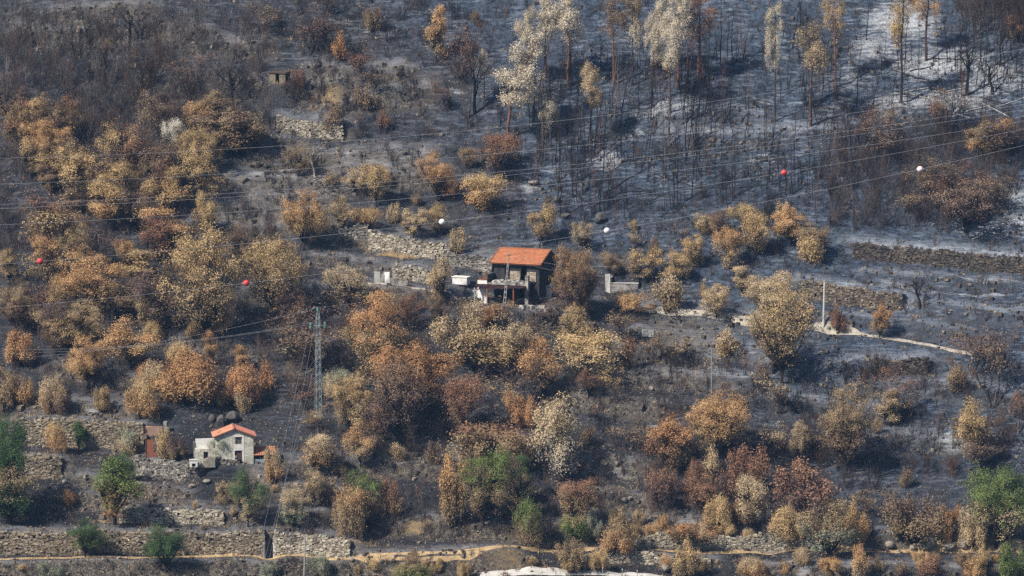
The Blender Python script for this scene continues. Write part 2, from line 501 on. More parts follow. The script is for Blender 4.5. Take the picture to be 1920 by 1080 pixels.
def foliage_mat():
    t = NT('scorched_foliage')
    oi = t.n('ShaderNodeObjectInfo')
    sep = t.n('ShaderNodeSeparateColor'); t.l(t.attr('leaf'), sep.inputs[0])
    r, g, b = sep.outputs[0], sep.outputs[1], sep.outputs[2]
    c2 = t.attr('second_colour', 'Color', 'OBJECT')
    hgt = t.math('ADD', b, t.math('MULTIPLY_ADD', g, .5, -.25))
    e0 = t.math('ADD', oi.outputs['Alpha'], -.10); e1 = t.math('ADD', oi.outputs['Alpha'], .10)
    mr = t.n('ShaderNodeMapRange'); mr.interpolation_type = 'SMOOTHSTEP'
    t.l(hgt, mr.inputs[0]); t.l(e0, mr.inputs[1]); t.l(e1, mr.inputs[2])
    c = t.mix(mr.outputs[0], c2, oi.outputs['Color'])
    c = t.mix(t.math('MULTIPLY', t.ramp(g, .45, 1.0), t.math('MULTIPLY_ADD', t.math('GREATER_THAN', oi.outputs['Alpha'], .01), -.45, .55)), c, c2)
    # single leaves bleached or browned
    c = t.mix(t.math('MULTIPLY', t.ramp(r, .78, 1.0), .3), c, t.mix(1.0, c, (1.5, 1.5, 1.5), 'MULTIPLY'))
    c = t.mix(t.math('MULTIPLY', t.math('SUBTRACT', 1.0, t.ramp(r, .05, .45)), .5), c, t.mix(1.0, c, (.26, .23, .22), 'MULTIPLY'))
    k = t.math('MULTIPLY_ADD', g, .6, .78)
    cc = t.n('ShaderNodeCombineColor'); t.l(k, cc.inputs[0]); t.l(k, cc.inputs[1]); t.l(k, cc.inputs[2])
    c = t.mix(1.0, c, cc.outputs[0], 'MULTIPLY')
    d = t.n('ShaderNodeBsdfDiffuse'); t.l(c, d.inputs[0])
    tr = t.n('ShaderNodeBsdfTranslucent'); t.l(c, tr.inputs[0])
    mx = t.n('ShaderNodeMixShader'); mx.inputs[0].default_value = .15
    t.l(d.outputs[0], mx.inputs[1]); t.l(tr.outputs[0], mx.inputs[2]); t.l(mx.outputs[0], t.out.inputs['Surface'])
    return t.m
M['leaf'] = foliage_mat()

def bark_mat():
    t = NT('charred_bark'); v = t.coords('Object'); oi = t.n('ShaderNodeObjectInfo')
    f = t.noise(3.0, 4, v)
    c = t.mix(t.ramp(f, .4, .65), oi.outputs['Color'], t.mix(1.0, oi.outputs['Color'], (.5, .48, .47), 'MULTIPLY'))
    d = t.n('ShaderNodeBsdfDiffuse'); t.l(c, d.inputs[0]); t.l(d.outputs[0], t.out.inputs['Surface'])
    return t.m
M['bark'] = bark_mat()

def tint_mat(name, k=1.0):
    t = NT(name)
    d = t.n('ShaderNodeBsdfDiffuse'); t.l(t.attr('tint'), d.inputs[0]); t.l(d.outputs[0], t.out.inputs['Surface'])
    return t.m
M['litter'] = tint_mat('litter')

def tile_mat(name, a, b, c3):
    t = NT(name); v = t.coords('Object')
    f = t.noise(1.3, 5, v); g = t.noise(9, 3, v)
    c = t.mix(t.ramp(f, .35, .65), a, b); c = t.mix(t.math('MULTIPLY', t.ramp(g, .5, .7), .5), c, c3)
    c = t.mix(1.0, c, t.attr('tint'), 'MULTIPLY')
    return t.principled(c, .85, (g, .3, .03), .2)
M['tile'] = tile_mat('terracotta_tile', (.54, .21, .10), (.46, .175, .085), (.34, .155, .10))
M['tile_faded'] = tile_mat('faded_terracotta_tile', (.50, .235, .145), (.44, .20, .125), (.36, .19, .14))
M['tile_old'] = tile_mat('old_terracotta_tile', (.46, .20, .11), (.36, .15, .09), (.27, .17, .12))
M['plaster'] = simple('white_plaster', (.74, .73, .69), (.60, .58, .53), 1.6)
M['plaster_dirty'] = simple('sooty_plaster', (.36, .34, .31), (.10, .095, .09), 1.2)
M['soot'] = simple('soot_and_shade_wall', (.022, .023, .026), (.05, .047, .045), 1.1)  # soot black, also painted shade on the gable, parapet and eave band
M['farm_stone'] = stone_mat('farm_stone')
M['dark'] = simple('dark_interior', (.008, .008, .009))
M['rust'] = simple('rusted_sheet', (.085, .038, .036), (.05, .026, .03), 4)
M['rust_post'] = simple('rusted_post', (.32, .115, .055), (.22, .08, .045), 5)
M['rust_red'] = simple('red_rusty_sheet', (.31, .11, .06), (.23, .085, .055), 3)
M['concrete'] = simple('weathered_concrete', (.36, .36, .34), (.26, .255, .24), 4)
M['concrete_light'] = simple('pale_concrete', (.55, .54, .50), (.40, .38, .35), 2)
M['mast'] = simple('galvanised_teal_steel', (.29, .35, .36), (.22, .27, .28), 6, .55, .1, .4)
M['insulator'] = simple('green_glass_insulator', (.07, .27, .19), (.05, .20, .16), 8, .25, .1, .5)
M['wire'] = simple('aluminium_wire', (.38, .39, .41), (.33, .34, .36), 1, .5, 0, .4)
M['ball_red'] = simple('red_marker_paint', (.62, .05, .045), (.52, .04, .04), 2, .5, 0, .4)
M['ball_white'] = simple('white_marker_paint', (.82, .81, .78), (.72, .71, .68), 2, .5, 0, .4)
M['ball_pink'] = simple('faded_pink_marker_paint', (.80, .55, .60), (.84, .70, .72), 2, .5, 0, .4)
M['path'] = simple('beaten_earth', (.44, .32, .18), (.30, .21, .12), 1.4, 1.0, .5, .05)
M['path_pale'] = simple('pale_dirt_track', (.46, .42, .35), (.30, .26, .21), 1.6, 1.0, .5, .05)
M['road'] = simple('pale_paving', (.50, .48, .44), (.40, .38, .35), 1.2, .95, .2, .1)
M['wood'] = simple('old_wood', (.10, .065, .05), (.06, .042, .035), 6)
M['earth'] = simple('pink_earth_render', (.42, .26, .19), (.30, .19, .14), 2.2)
M['blue'] = simple('blue_grey_wash', (.28, .36, .42), (.22, .28, .33), 2.2)
M['white_tank'] = simple('white_tank', (.72, .72, .70), (.30, .33, .30), 1.1, lo=.45, hi=.8)

# facade of the cottage: rough stone with patchy whitewash
def cottage_mat():
    t = NT('patchy_whitewashed_stone'); v = t.coords('Object')
    vo = t.n('ShaderNodeTexVoronoi'); vo.feature = 'DISTANCE_TO_EDGE'; vo.inputs['Scale'].default_value = 3.4; t.l(v, vo.inputs['Vector'])
    f = t.noise(1.1, 6, v, .7); g = t.noise(4, 4, v)
    c = t.mix(t.ramp(f, .38, .6), (.66, .64, .54), (.44, .43, .35))
    c = t.mix(t.math('MULTIPLY', t.ramp(g, .54, .68), .7), c, (.16, .15, .12))
    c = t.mix(t.math('MULTIPLY', t.math('SUBTRACT', 1.0, t.ramp(vo.outputs['Distance'], .0, .07)), .65), c, (.12, .11, .09))
    return t.principled(c, .95, (g, .6, .06), .1)
M['cottage'] = cottage_mat()

# ------------------------------------------------------------------ the ground sheet
def spaced(lo, hi, step, out_lo, out_hi, grow=1.22):
    a = list(np.arange(lo, hi + step * .5, step))
    s = step; x = a[-1]
    while x < out_hi: s = min(s * grow, 40); x += s; a.append(x)
    s = step; x = a[0]; b = []
    while x > out_lo: s = min(s * grow, 40); x -= s; b.append(x)
    return np.array(b[::-1] + a)

gx = spaced(-78, 78, .46, -900, 900)
gy = spaced(-82, 74, .29, -740, 400)
GX, GY = np.meshgrid(gx, gy)
GZ = H(GX, GY)
nx_, ny_ = len(gx), len(gy)

def blob(field, px, py, rx, ry, s, rot=0.0):
    x, y, z = unproject([px], [py], hmac)
    a = rx / 14.5; b = ry / 14.5 / .62
    dx = GX - x[0]; dy = GY - y[0]
    ca, sa = math.cos(rot), math.sin(rot)
    q = ((dx * ca + dy * sa) / a) ** 2 + ((-dx * sa + dy * ca) / b) ** 2
    np.maximum(field, s * np.exp(-q * 1.2), out=field)

def line_blob(field, pts, halfw, s):
    p = np.array(pts, float); x, y, z = unproject(p[:, 0], p[:, 1], hmac)
    o = np.argsort(x); x = x[o]; y = y[o]
    d = np.abs(GY - np.interp(GX, x, y)) / halfw
    e = np.minimum(sstep(x[0] - 3, x[0], GX), 1 - sstep(x[-1], x[-1] + 3, GX))
    np.maximum(field, s * e * np.exp(-d * d), out=field)

ash = np.zeros_like(GX); warm = np.zeros_like(GX); dry = np.zeros_like(GX)
for a in [(1690,40,110,50,.95),(1640,90,80,40,.8),(1760,120,150,40,.95),(1860,150,90,45,.95),(1790,190,130,35,.85),(1680,190,90,30,.85),
          (1590,150,90,40,.55),(1560,200,110,40,.5),(1480,240,90,25,.5),(1895,360,60,40,.95),(1900,420,70,40,.8),(1840,430,80,22,.7),(1500,100,80,60,.35),
          (1260,200,70,22,.8),(1210,215,50,18,.7),(1300,190,50,18,.6),(1140,300,40,22,.85),(1190,250,50,20,.6),(1330,240,80,15,.6),(1430,190,40,14,.6),(1030,190,40,20,.4),
          (990,352,35,14,.8),(1000,330,60,30,.5),(1100,260,70,40,.45),(1430,300,50,20,.6),(1250,330,150,40,.35),(1400,330,120,40,.35),
          (700,60,60,16,.5),(860,170,30,10,.7),(820,180,60,14,.4),(760,90,60,30,.35),(640,40,50,14,.5),(130,80,60,6,.5),(60,140,40,12,.5),(430,145,50,10,.5),
          (380,128,40,8,.4),(1790,820,60,20,.75),(1770,845,60,10,.5),(1600,395,40,8,.7),(1490,480,40,18,.3),(300,690,40,14,.5),(320,620,40,10,.6),
          (540,720,50,8,.6),(560,780,30,20,.4),(1160,875,30,16,.5),(1150,910,30,10,.5),(1150,960,70,10,.4),(1290,975,60,6,.6),(1510,1065,20,8,.8),(1620,880,40,14,.5),(1230,800,40,8,.6),
          (840,560,50,10,.35),(780,560,60,12,.3),(720,520,20,10,.7),(590,1000,50,10,.4),(850,860,60,8,.6),(700,1000,60,8,.35),(170,770,40,4,.7)]:
    blob(ash, *a)
for pts, hw, s in [([(1640,455),(1760,466),(1930,480)], 1.2, .6), ([(1580,532),(1680,538),(1780,552),(1870,556)], 1.2, .65), ([(1800,520),(1900,528)], 1.0, .6),
                   ([(1160,702),(1300,700),(1440,710)], 1.0, .42), ([(1300,655),(1400,656)], .8, .5), ([(1500,582),(1620,590)], .8, .5),
                   ([(500,300),(650,290),(800,290)], 2.0, .45), ([(480,325),(580,328)], 1.5, .5), ([(600,385),(680,395)], 1.2, .35), ([(1180,925),(1260,935)], 1.0, .35)]:
    line_blob(ash, pts, hw, s)
bx, by, bz = unproject([650, 760, 860, 930, 985, 960, 900, 1000, 1150, 1260, 1330, 1420, 1500], [-30, 60, 150, 220, 300, 360, 425, 455, 470, 560, 700, 850, 1000], hmac)
o = np.argsort(by)
XB = np.interp(GY, by[o], bx[o])
warm = 1 - sstep(-7, 9, GX - XB + (fbm(GX / 8, GY / 8, 61, 2) - .5) * 16)
warm = np.clip(warm * .85 + .5 * (1 - sstep(-50, -10, GY)), 0, 1)
for a in [(745,478,70,9,.9),(700,468,50,6,.7),(620,190,40,26,.75),(590,205,30,20,.6),(680,95,20,8,.5),(960,1046,90,14,.55),(1010,1060,60,12,.5),(240,985,60,10,.5),(200,980,50,8,.8),(960,1000,60,14,.4),
          (780,985,50,8,.7),(560,1042,200,6,.8),(120,1010,150,10,.5),(400,1010,120,10,.45),(1160,1040,140,6,.7),(1700,1030,150,8,.5),(1850,1020,60,16,.5),
          (150,870,120,12,.35),(480,910,60,18,.4),(430,925,30,20,.4),(860,890,40,14,.4),(960,620,60,14,.35),(1260,645,50,20,.35),(1150,915,50,24,.45),(1640,560,50,12,.35),
          (330,895,80,12,.35),(60,780,60,8,.4),(640,770,40,14,.4),(1450,1060,60,8,.3),(1000,590,70,6,.5),(890,558,40,4,.6),(570,200,30,14,.4),(1760,650,80,8,.4)]:
    blob(dry, *a)
_, bank = terr_terms(GX, GY, True)
tread = TREAD['f']
soot = (1 - sstep(-52, -26, GY + (fbm(GX / 14, GY / 14, 71, 2) - .5) * 22)) * (1 - .5 * sstep(0, 45, GX))
for a in [(170, 690, 120, 60, .8), (420, 560, 160, 60, .6), (90, 420, 160, 80, .5), (820, 640, 200, 60, .5), (250, 150, 220, 80, .5), (1240, 380, 160, 40, .4)]:
    blob(soot, *a)
# charred debris at the foot of the hill keeps darker than the ash above
I = np.arange(nx_ * ny_).reshape(ny_, nx_)
Q = np.stack([I[:-1, :-1], I[:-1, 1:], I[1:, 1:], I[1:, :-1]], -1).reshape(-1, 4)
gm = mk_mesh('burnt_hillside', np.stack([GX, GY, GZ], -1).reshape(-1, 3), Q, None,
             {'ash': ash.ravel(), 'warm': warm.ravel(), 'bank': bank.ravel(), 'dry': dry.ravel(), 'soot': soot.ravel(), 'tread': tread.ravel()}, True, (M['ground'],))
tag(put('burnt_hillside', gm), 'steep terraced hillside burnt to grey and black ash', None, None, 'structure')

def gz(x, y):
    """height of the ground sheet as built (bilinear on its grid)"""
    x = np.asarray(x, float); y = np.asarray(y, float)
    i = np.clip(np.searchsorted(gx, x) - 1, 0, nx_ - 2); j = np.clip(np.searchsorted(gy, y) - 1, 0, ny_ - 2)
    fx = (x - gx[i]) / (gx[i + 1] - gx[i]); fy = (y - gy[j]) / (gy[j + 1] - gy[j])
    return (GZ[j, i] * (1 - fx) + GZ[j, i + 1] * fx) * (1 - fy) + (GZ[j + 1, i] * (1 - fx) + GZ[j + 1, i + 1] * fx) * fy

# ------------------------------------------------------------------ paths and the road, draped on the ground
def drape(name, pts, width, mat, label, lift=.05, jit=.25, seed=1):
    p = ground([a for a, b in pts], [b for a, b in pts])
    seg = np.concatenate([[0], np.cumsum(np.linalg.norm(np.diff(p[:, :2], axis=0), axis=1))])
    s = np.arange(0, seg[-1], .3)
    x = np.interp(s, seg, p[:, 0]); y = np.interp(s, seg, p[:, 1])
    k = np.ones(9) / 9
    y = np.convolve(np.pad(y, 4, 'edge'), k, 'valid')
    n = 5; V = []
    for c in range(n):
        u = (c / (n - 1) - .5) * width
        yy = y + u * (1 + (vnoise(s / 1.3, s * 0 + c, seed) - .5) * jit * 2)
        V.append(np.stack([x, yy, gz(x, yy) + lift], 1))
    V = np.stack(V, 1).reshape(-1, 3)
    I = np.arange(len(s) * n).reshape(len(s), n)
    Q = np.stack([I[:-1, :-1], I[1:, :-1], I[1:, 1:], I[:-1, 1:]], -1).reshape(-1, 4)
    o = put(name, mk_mesh(name, V, Q, None, None, True, (mat,)))
    return tag(o, label, None, None, 'structure')
drape('footpath', PATHS['footpath'], 1.0, M['path'], 'narrow ochre footpath along the foot of the lowest walls')
drape('dirt_track', PATHS['track'], .95, M['path_pale'], 'pale dirt track descending right past the concrete pole', seed=4)
drape('upper_footpath', [(690,532),(740,534),(800,543),(850,552)], .5, M['path_pale'], 'thin pale path below the whitewashed ruin', seed=8)
drape('paved_road', [(900,1079),(960,1074),(1040,1073),(1120,1075),(1190,1080),(1260,1090)], 1.3, M['road'], 'strip of pale paved road at the bottom edge', lift=.07, jit=.02, seed=9)
# ------------------------------------------------------------------ dry-stone walls
STONE_TINT = {'tan': ((.34,.28,.20),(.22,.18,.13),(.44,.38,.29)), 'pale': ((.46,.41,.32),(.30,.26,.20),(.58,.53,.43)),
              'grey': ((.28,.26,.23),(.17,.155,.14),(.40,.37,.33)), 'dark': ((.135,.115,.098),(.07,.062,.056),(.21,.175,.14)),
              'tan2': ((.22,.18,.135),(.12,.10,.085),(.32,.27,.21))}
def stone_courses(mb, x, y, zf, zt, tint, rng, th=.5):
    """courses of uneven stones along a line; x,y sampled finely, zf/zt foot and top"""
    seg = np.concatenate([[0], np.cumsum(np.hypot(np.diff(x), np.diff(y)))])
    tot = seg[-1]; cols = STONE_TINT[tint]
    hmax = float(np.max(zt - zf)); level = 0.0
    while level < hmax + .1:
        ch = rng.uniform(.14, .25); s = rng.uniform(-.3, 0)
        while s < tot:
            ln = rng.uniform(.16, .42) * (1.35 if rng.random() < .15 else 1)
            c = min(max(s + ln / 2, 0), tot)
            cx = np.interp(c, seg, x); cy = np.interp(c, seg, y); f = np.interp(c, seg, zf); t = np.interp(c, seg, zt)
            top = f + level + rng.uniform(-.06, .06)
            if top < t + rng.uniform(-.15, .22) and rng.random() > .03:
                dx = np.interp(min(c + .3, tot), seg, x) - np.interp(max(c - .3, 0), seg, x); dy = np.interp(min(c + .3, tot), seg, y) - np.interp(max(c - .3, 0), seg, y)
                a = math.atan2(dy, dx); k = cols[rng.choice(3, p=(.5, .28, .22))]; k = np.array(k) * rng.uniform(.75, 1.25)
                w = ln * .96 / 2; hh = ch * .95; pr = rng.uniform(-.05, .06)
                mb.box((cx - w, cy - .1 - pr, top), (cx + w, cy + th, top + hh), .03, rng, np.clip(k, 0, .8), a)
            s += ln
        level += ch
rngw = np.random.default_rng(5)
for (pts, h, w, L, lab, tint), (xs, ys, _h, _w, _L) in zip(TER, TERW):
    if not lab: continue
    n = max(8, int((xs[-1] - xs[0]) / .4))
    x = np.linspace(xs[0], xs[-1], n)
    yl = np.interp(x, xs, ys) + (fbm(x / 3.0, x * 0 + h * 7, 5, 2) - .5) * min(w, 1.0) * .9
    y = yl - w / 2 - .12
    zf = gz(x, y - .25); zt = gz(x, yl + w / 2 + .35)
    zt = np.maximum(zt, zf + .5)
    nz = (vnoise(x / 2.2, x * 0 + h, 77) - .4) * .5
    core = MB()
    V = np.concatenate([np.stack([x, y + .05, zf - .4], 1), np.stack([x, y + .1, zt - .12], 1), np.stack([x, y + .75, zt - .1], 1), np.stack([x, y + .75, zf - .4], 1)])
    I = np.arange(4 * n).reshape(4, n)
    Qs = [np.stack([I[a][:-1], I[a][1:], I[b][1:], I[b][:-1]], 1) for a, b in ((0, 1), (1, 2), (2, 3))]
    core.add(V, Q=np.concatenate(Qs), T=[[0, n, 2 * n], [0, 2 * n, 3 * n], [n - 1, 3 * n - 1, 2 * n - 1], [n - 1, 4 * n - 1, 3 * n - 1]], C=(.06, .054, .048))
    root = core.build('retaining_wall', M['stone'])
    tag(root, lab, 'wall', 'dry-stone terrace walls', 'thing')
    mb = MB(); stone_courses(mb, x, y, zf - .15, zt + nz * (1 if tint in ('grey', 'dark') else .5), tint, rngw)
    tag(mb.build('stones', M['stone'], root), kind='stuff')

# ------------------------------------------------------------------ vegetation: templates
def nrm(v): return v / (np.linalg.norm(v, axis=-1, keepdims=True) + 1e-9)

def leaves(rng, cents, outs, nper, spread, size, zlo, zhi, sr=None):
    """small leaf faces around spray centres; each carries (leaf random, spray random, height)"""
    m = len(cents); idx = np.repeat(np.arange(m), nper); n = len(idx)
    sr = rng.random(m) if sr is None else sr
    P = cents[idx] + rng.normal(0, 1, (n, 3)) * np.asarray(spread)
    N = nrm(outs[idx] * 1.5 + rng.normal(0, .62, (n, 3)) + np.array([0, 0, .2]))
    A = nrm(np.cross(N, rng.normal(0, 1, (n, 3)))); B = np.cross(N, A)
    ln = size * rng.uniform(.6, 1.35, n)[:, None]; wd = ln * rng.uniform(.38, .6, n)[:, None]
    V = np.stack([P - A * ln * .5, P + B * wd * .5, P + A * ln * .5, P - B * wd * .5], 1).reshape(-1, 3)
    Q = np.arange(4 * n).reshape(n, 4)
    hf = np.clip((P[:, 2] - zlo) / (zhi - zlo), 0, 1)
    C = np.repeat(np.stack([rng.random(n), sr[idx], hf], 1), 4, axis=0)
    return V, Q, C

def crown_mesh(name, rng, lobes, nspray, nper, spread, size, zlo, zhi, holes=.5):
    """ragged crown: sprays of small leaves on uneven lobes, with gaps and stray outer sprays"""
    w = np.array([l[1][0] * l[1][2] + l[1][0] ** 2 for l in lobes]); w = w / w.sum()
    Cc = np.array([l[0] for l in lobes]); Rr = np.array([l[1] for l in lobes])
    n = int(nspray * 1.9); k = rng.choice(len(lobes), n, p=w)
    d = nrm(rng.normal(0, 1, (n, 3))); fl = (d[:, 2] < -.35) & (rng.random(n) < .6); d[fl, 2] *= -1
    r = 1 - np.abs(rng.normal(0, .24, n)); st = rng.random(n) < .13; r[st] = rng.uniform(1.0, 1.5, st.sum())
    p = Cc[k] + d * Rr[k] * np.maximum(r, .1)[:, None]
    q = (((p[:, None, :] - Cc[None]) / Rr[None]) ** 2).sum(-1); q[np.arange(n), k] = 9
    keep = ~((q.min(1) < .45) & (rng.random(n) < .7)) & (p[:, 2] > zlo * .5)
    sc = Rr.mean(); f = np.zeros(n)
    for i in range(5): f += np.cos(p @ (nrm(rng.normal(0, 1, 3)) * rng.uniform(1.6, 3.2) / sc) + rng.uniform(0, 6.28))
    keep &= f < holes * 2.2
    p = p[keep][:nspray]; u = nrm(d[keep][:nspray] / Rr[k][keep][:nspray])
    V, Q, C = leaves(rng, p, u, nper, spread, size, zlo, zhi)
    return mk_mesh(name, V, Q, None, {'leaf': C}, False, (M['leaf'],))

def grow(mb, rng, p, d, ln, r, level, maxlev, nch, up=.25, wig=.18, sides=3, child_len=(.45, .75), spread=.75, ends=None):
    n = 4 if level < 2 else 3
    P = [np.array(p, float)]; dd = nrm(np.array(d, float))
    for i in range(n - 1):
        dd = nrm(dd + rng.normal(0, wig, 3) + np.array([0, 0, up * .35]))
        P.append(P[-1] + dd * ln / (n - 1))
    R = np.linspace(r, r * (.45 if level < maxlev else .25), n)
    mb.tube(P, R, sides if level else sides + 2, cap=level == 0)
    if ends is not None and level >= maxlev - 1: ends.append((P[-1], dd))
    if level >= maxlev: return
    for k in range(nch[level]):
        f = rng.uniform(.35 if level == 0 else .2, 1.0); i = min(int(f * (n - 1)), n - 2); g = f * (n - 1) - i
        q = P[i] * (1 - g) + P[i + 1] * g
        a = rng.normal(0, 1, 3); a -= dd * (a @ dd); a = nrm(a)
        nd = nrm(dd * (1 - spread * .5) + a * spread + np.array([0, 0, up]))
        grow(mb, rng, q, nd, ln * rng.uniform(*child_len) * (1.15 - .5 * f), max(r * (.5 - .2 * f), .012), level + 1, maxlev, nch, up, wig, 3, child_len, spread, ends)

def limbs(mb, rng, base, lobes, r0, fork):
    top = np.array([0, 0, fork])
    mb.tube([[0, 0, -.6], [rng.normal(0, .05), rng.normal(0, .05), fork * .5], top], [r0, r0 * .8, r0 * .65], 6)
    for ce, ra in lobes:
        ce = np.array(ce); mid = (top + ce) / 2 + rng.normal(0, .25, 3) + np.array([0, 0, -.2])
        mb.tube([top - [0, 0, .2], mid, ce + [0, 0, ra[2] * .3]], [r0 * .55, r0 * .35, r0 * .12], 4)
        for q in range(5):
            e = ce + nrm(rng.normal(0, 1, 3) + [0, 0, .4]) * np.array(ra) * rng.uniform(.9, 1.55)
            mb.tube([mid, (mid + e) / 2 + rng.normal(0, .15, 3), e], [r0 * .25, r0 * .16, .012], 3)

TPL = {}     # kind -> list of dicts(height, width, parts=[(name, mesh)])
def reg(kind, h, w, parts): TPL.setdefault(kind, []).append(dict(h=h, w=w, parts=parts))

def t_oak(seed, h=9.0, w=8.0, nl=16, ns=500, npr=20, size=.22, zl=.12, gap=.0):
    rng = np.random.default_rng(seed); lobes = []
    zc = h * (zl + 1) / 2; hz = h * (1 - zl) / 2; tries = 0
    bias = rng.normal(0, .10, 2) * w
    while len(lobes) < nl and tries < 4000:
        tries += 1
        d = nrm(rng.normal(0, 1, 3)); q = rng.random() ** .45
        c = d * q * np.array([w * .40, w * .40, hz * .80])
        k = 1 - .25 * max(-c[2] / hz, 0); c[:2] = c[:2] * k + bias * (c[2] / hz)
        ra = w * rng.uniform(.09, .215); rz = ra * rng.uniform(.85, 1.5)
        c[2] += zc
        if any(np.linalg.norm((c - np.array(l[0])) / [1, 1, .9]) < (ra + l[1][0]) * .55 for l in lobes): continue
        lobes.append((tuple(c), (ra, ra, rz)))
    tr = MB(); limbs(tr, rng, 0, lobes, .19 * h / 9, h * max(zl, .14))
    return h, w, [('trunk', tr.mesh('trunk', (M['bark'],))), ('crown', crown_mesh('crown', rng, lobes, ns, npr, (.23, .23, .2), size, h * zl * .5, h))]
for s in range(7): reg('oak', *t_oak(100 + s, 9, 8, 19 + s % 5, 900, 26, .155))
for s in range(4): reg('airy', *t_oak(200 + s, 8, 7, 20, 470, 20, .15, .08))
for s in range(8): reg('tree', *t_oak(300 + s, 6.0, 4.8, 13 + s % 5, 430, 24, .145, .10))
for s in range(3): reg('narrow', *t_oak(350 + s, 7.5, 3.4, 16, 420, 22, .145, .06))

def t_bush(seed, h, w, nl, ns, npr, size):
    rng = np.random.default_rng(seed); lobes = []
    for i in range(nl):
        a = rng.uniform(0, 6.28); q = math.sqrt(rng.random()) * .62
        ra = w * rng.uniform(.11, .22); rz = h * rng.uniform(.18, .36)
        top = h * (1 - .6 * q) * rng.uniform(.6, 1.0)
        lobes.append(((math.cos(a) * q * w / 2, math.sin(a) * q * w / 2, max(top - rz, rz * .6)), (ra, ra, rz)))
    tr = MB()
    for i in range(7):
        a = rng.uniform(0, 6.28); l = lobes[i % nl][0]
        tr.tube([[0, 0, -.4], [l[0] * .4, l[1] * .4, l[2] * .5], [l[0], l[1], l[2] * 1.1]], [.09, .06, .02], 4)
    return h, w, [('stem', tr.mesh('stem', (M['bark'],))), ('crown', crown_mesh('crown', rng, lobes, ns, npr, (.2, .2, .2), size, .1, h))]
for s in range(4): reg('bush', *t_bush(400 + s, 4.2, 5.6, 18 + s % 6, 560, 24, .145))
def t_flame(seed, h, w, nl, ns, npr, size):
    """many-stemmed shrub: tall pointed lobes fanning from the base"""
    rng = np.random.default_rng(seed); lobes = []; tr = MB()
    for i in range(nl):
        a = rng.uniform(0, 6.28); tl = rng.uniform(.05, 1) ** .7; hh = h * rng.uniform(.5, 1.0) * (1 - .3 * tl)
        ex, ey = math.cos(a) * tl * w * .38, math.sin(a) * tl * w * .38; ra = w * rng.uniform(.07, .13)
        for q in (.35, .6, .85):
            if rng.random() < .85: lobes.append(((ex * (.5 + .55 * q), ey * (.5 + .55 * q), hh * q), (ra * (1.25 - .7 * q), ra * (1.25 - .7 * q), hh * .2)))
        tr.tube([[0, 0, -.4], [ex * .5, ey * .5, hh * .45], [ex * 1.1, ey * 1.1, hh * 1.1]], [.07, .045, .012], 4)
    return h, w, [('stem', tr.mesh('stem', (M['bark'],))), ('crown', crown_mesh('crown', rng, lobes, ns, npr, (.16, .16, .24), size, .1, h, .6))]
for s in range(5): reg('bush', *t_flame(420 + s, 4.2, 5.2, 11 + s % 4, 520, 22, .14))
for s in range(2): reg('shrub', *t_flame(470 + s, 2.4, 2.6, 8, 170, 18, .13))
for s in range(4): reg('shrub', *t_bush(450 + s, 2.4, 2.8, 10, 170, 20, .135))

def t_euca(seed, h=13, w=4.2, frac=.5, lean=0.0, dens=1.0):
    rng = np.random.default_rng(seed); lobes = []
    n = 13
    for i in range(n):
        q = i / (n - 1); z = h * (1 - frac) + h * frac * (.12 + .8 * q)
        a = rng.uniform(0, 6.28); rad = w * .30 * (1.1 - .9 * abs(q - .4)) * rng.uniform(.4, 1.25)
        ra = w * (.25 - .11 * q) * rng.uniform(.75, 1.15)
        lobes.append(((math.cos(a) * rad + lean * (z / h) ** 2, math.sin(a) * rad, z), (ra, ra, ra * 1.35)))
    tr = MB(); P = [[lean * (q ** 2) + rng.normal(0, .06), rng.normal(0, .06), h * q * .97 - .5 * (q == 0)] for q in np.linspace(0, 1, 8)]
    tr.tube(P, np.linspace(.17, .03, 8), 6)
    for ce, ra in lobes:
        z0 = ce[2] - ra[2] * .8; b = [lean * (z0 / h) ** 2, 0, z0]
        tr.tube([b, [(b[0] + ce[0]) / 2, ce[1] / 2, (z0 + ce[2]) / 2 + .2], [ce[0] + rng.normal(0, .3), ce[1], ce[2] + ra[2] * .4]], [.05, .035, .012], 3)
    for i in range(10):
        z = rng.uniform(.25, .6) * h; a = rng.uniform(0, 6.28); l = rng.uniform(.5, 1.4)
        tr.tube([[lean * (z / h) ** 2, 0, z], [math.cos(a) * l * .6 + lean * (z / h) ** 2, math.sin(a) * l * .6, z + l * .5], [math.cos(a) * l + lean * (z / h) ** 2, math.sin(a) * l, z + l * 1.2]], [.025, .018, .008], 3)
    return h, w, [('trunk', tr.mesh('trunk', (M['bark'],))), ('crown', crown_mesh('crown', rng, lobes, int(430 * max(dens, .5)), 27, (.18, .18, .28), .145, h * (1 - frac), h))]
for s in range(4): reg('euca', *t_euca(500 + s, 13, 4.4, .55))
for s in range(2): reg('eucalean', *t_euca(520 + s, 13, 4.6, .7, 2.6))
for s in range(3): reg('eucathin', *t_euca(540 + s, 13, 3.6, .5, .3, .32))

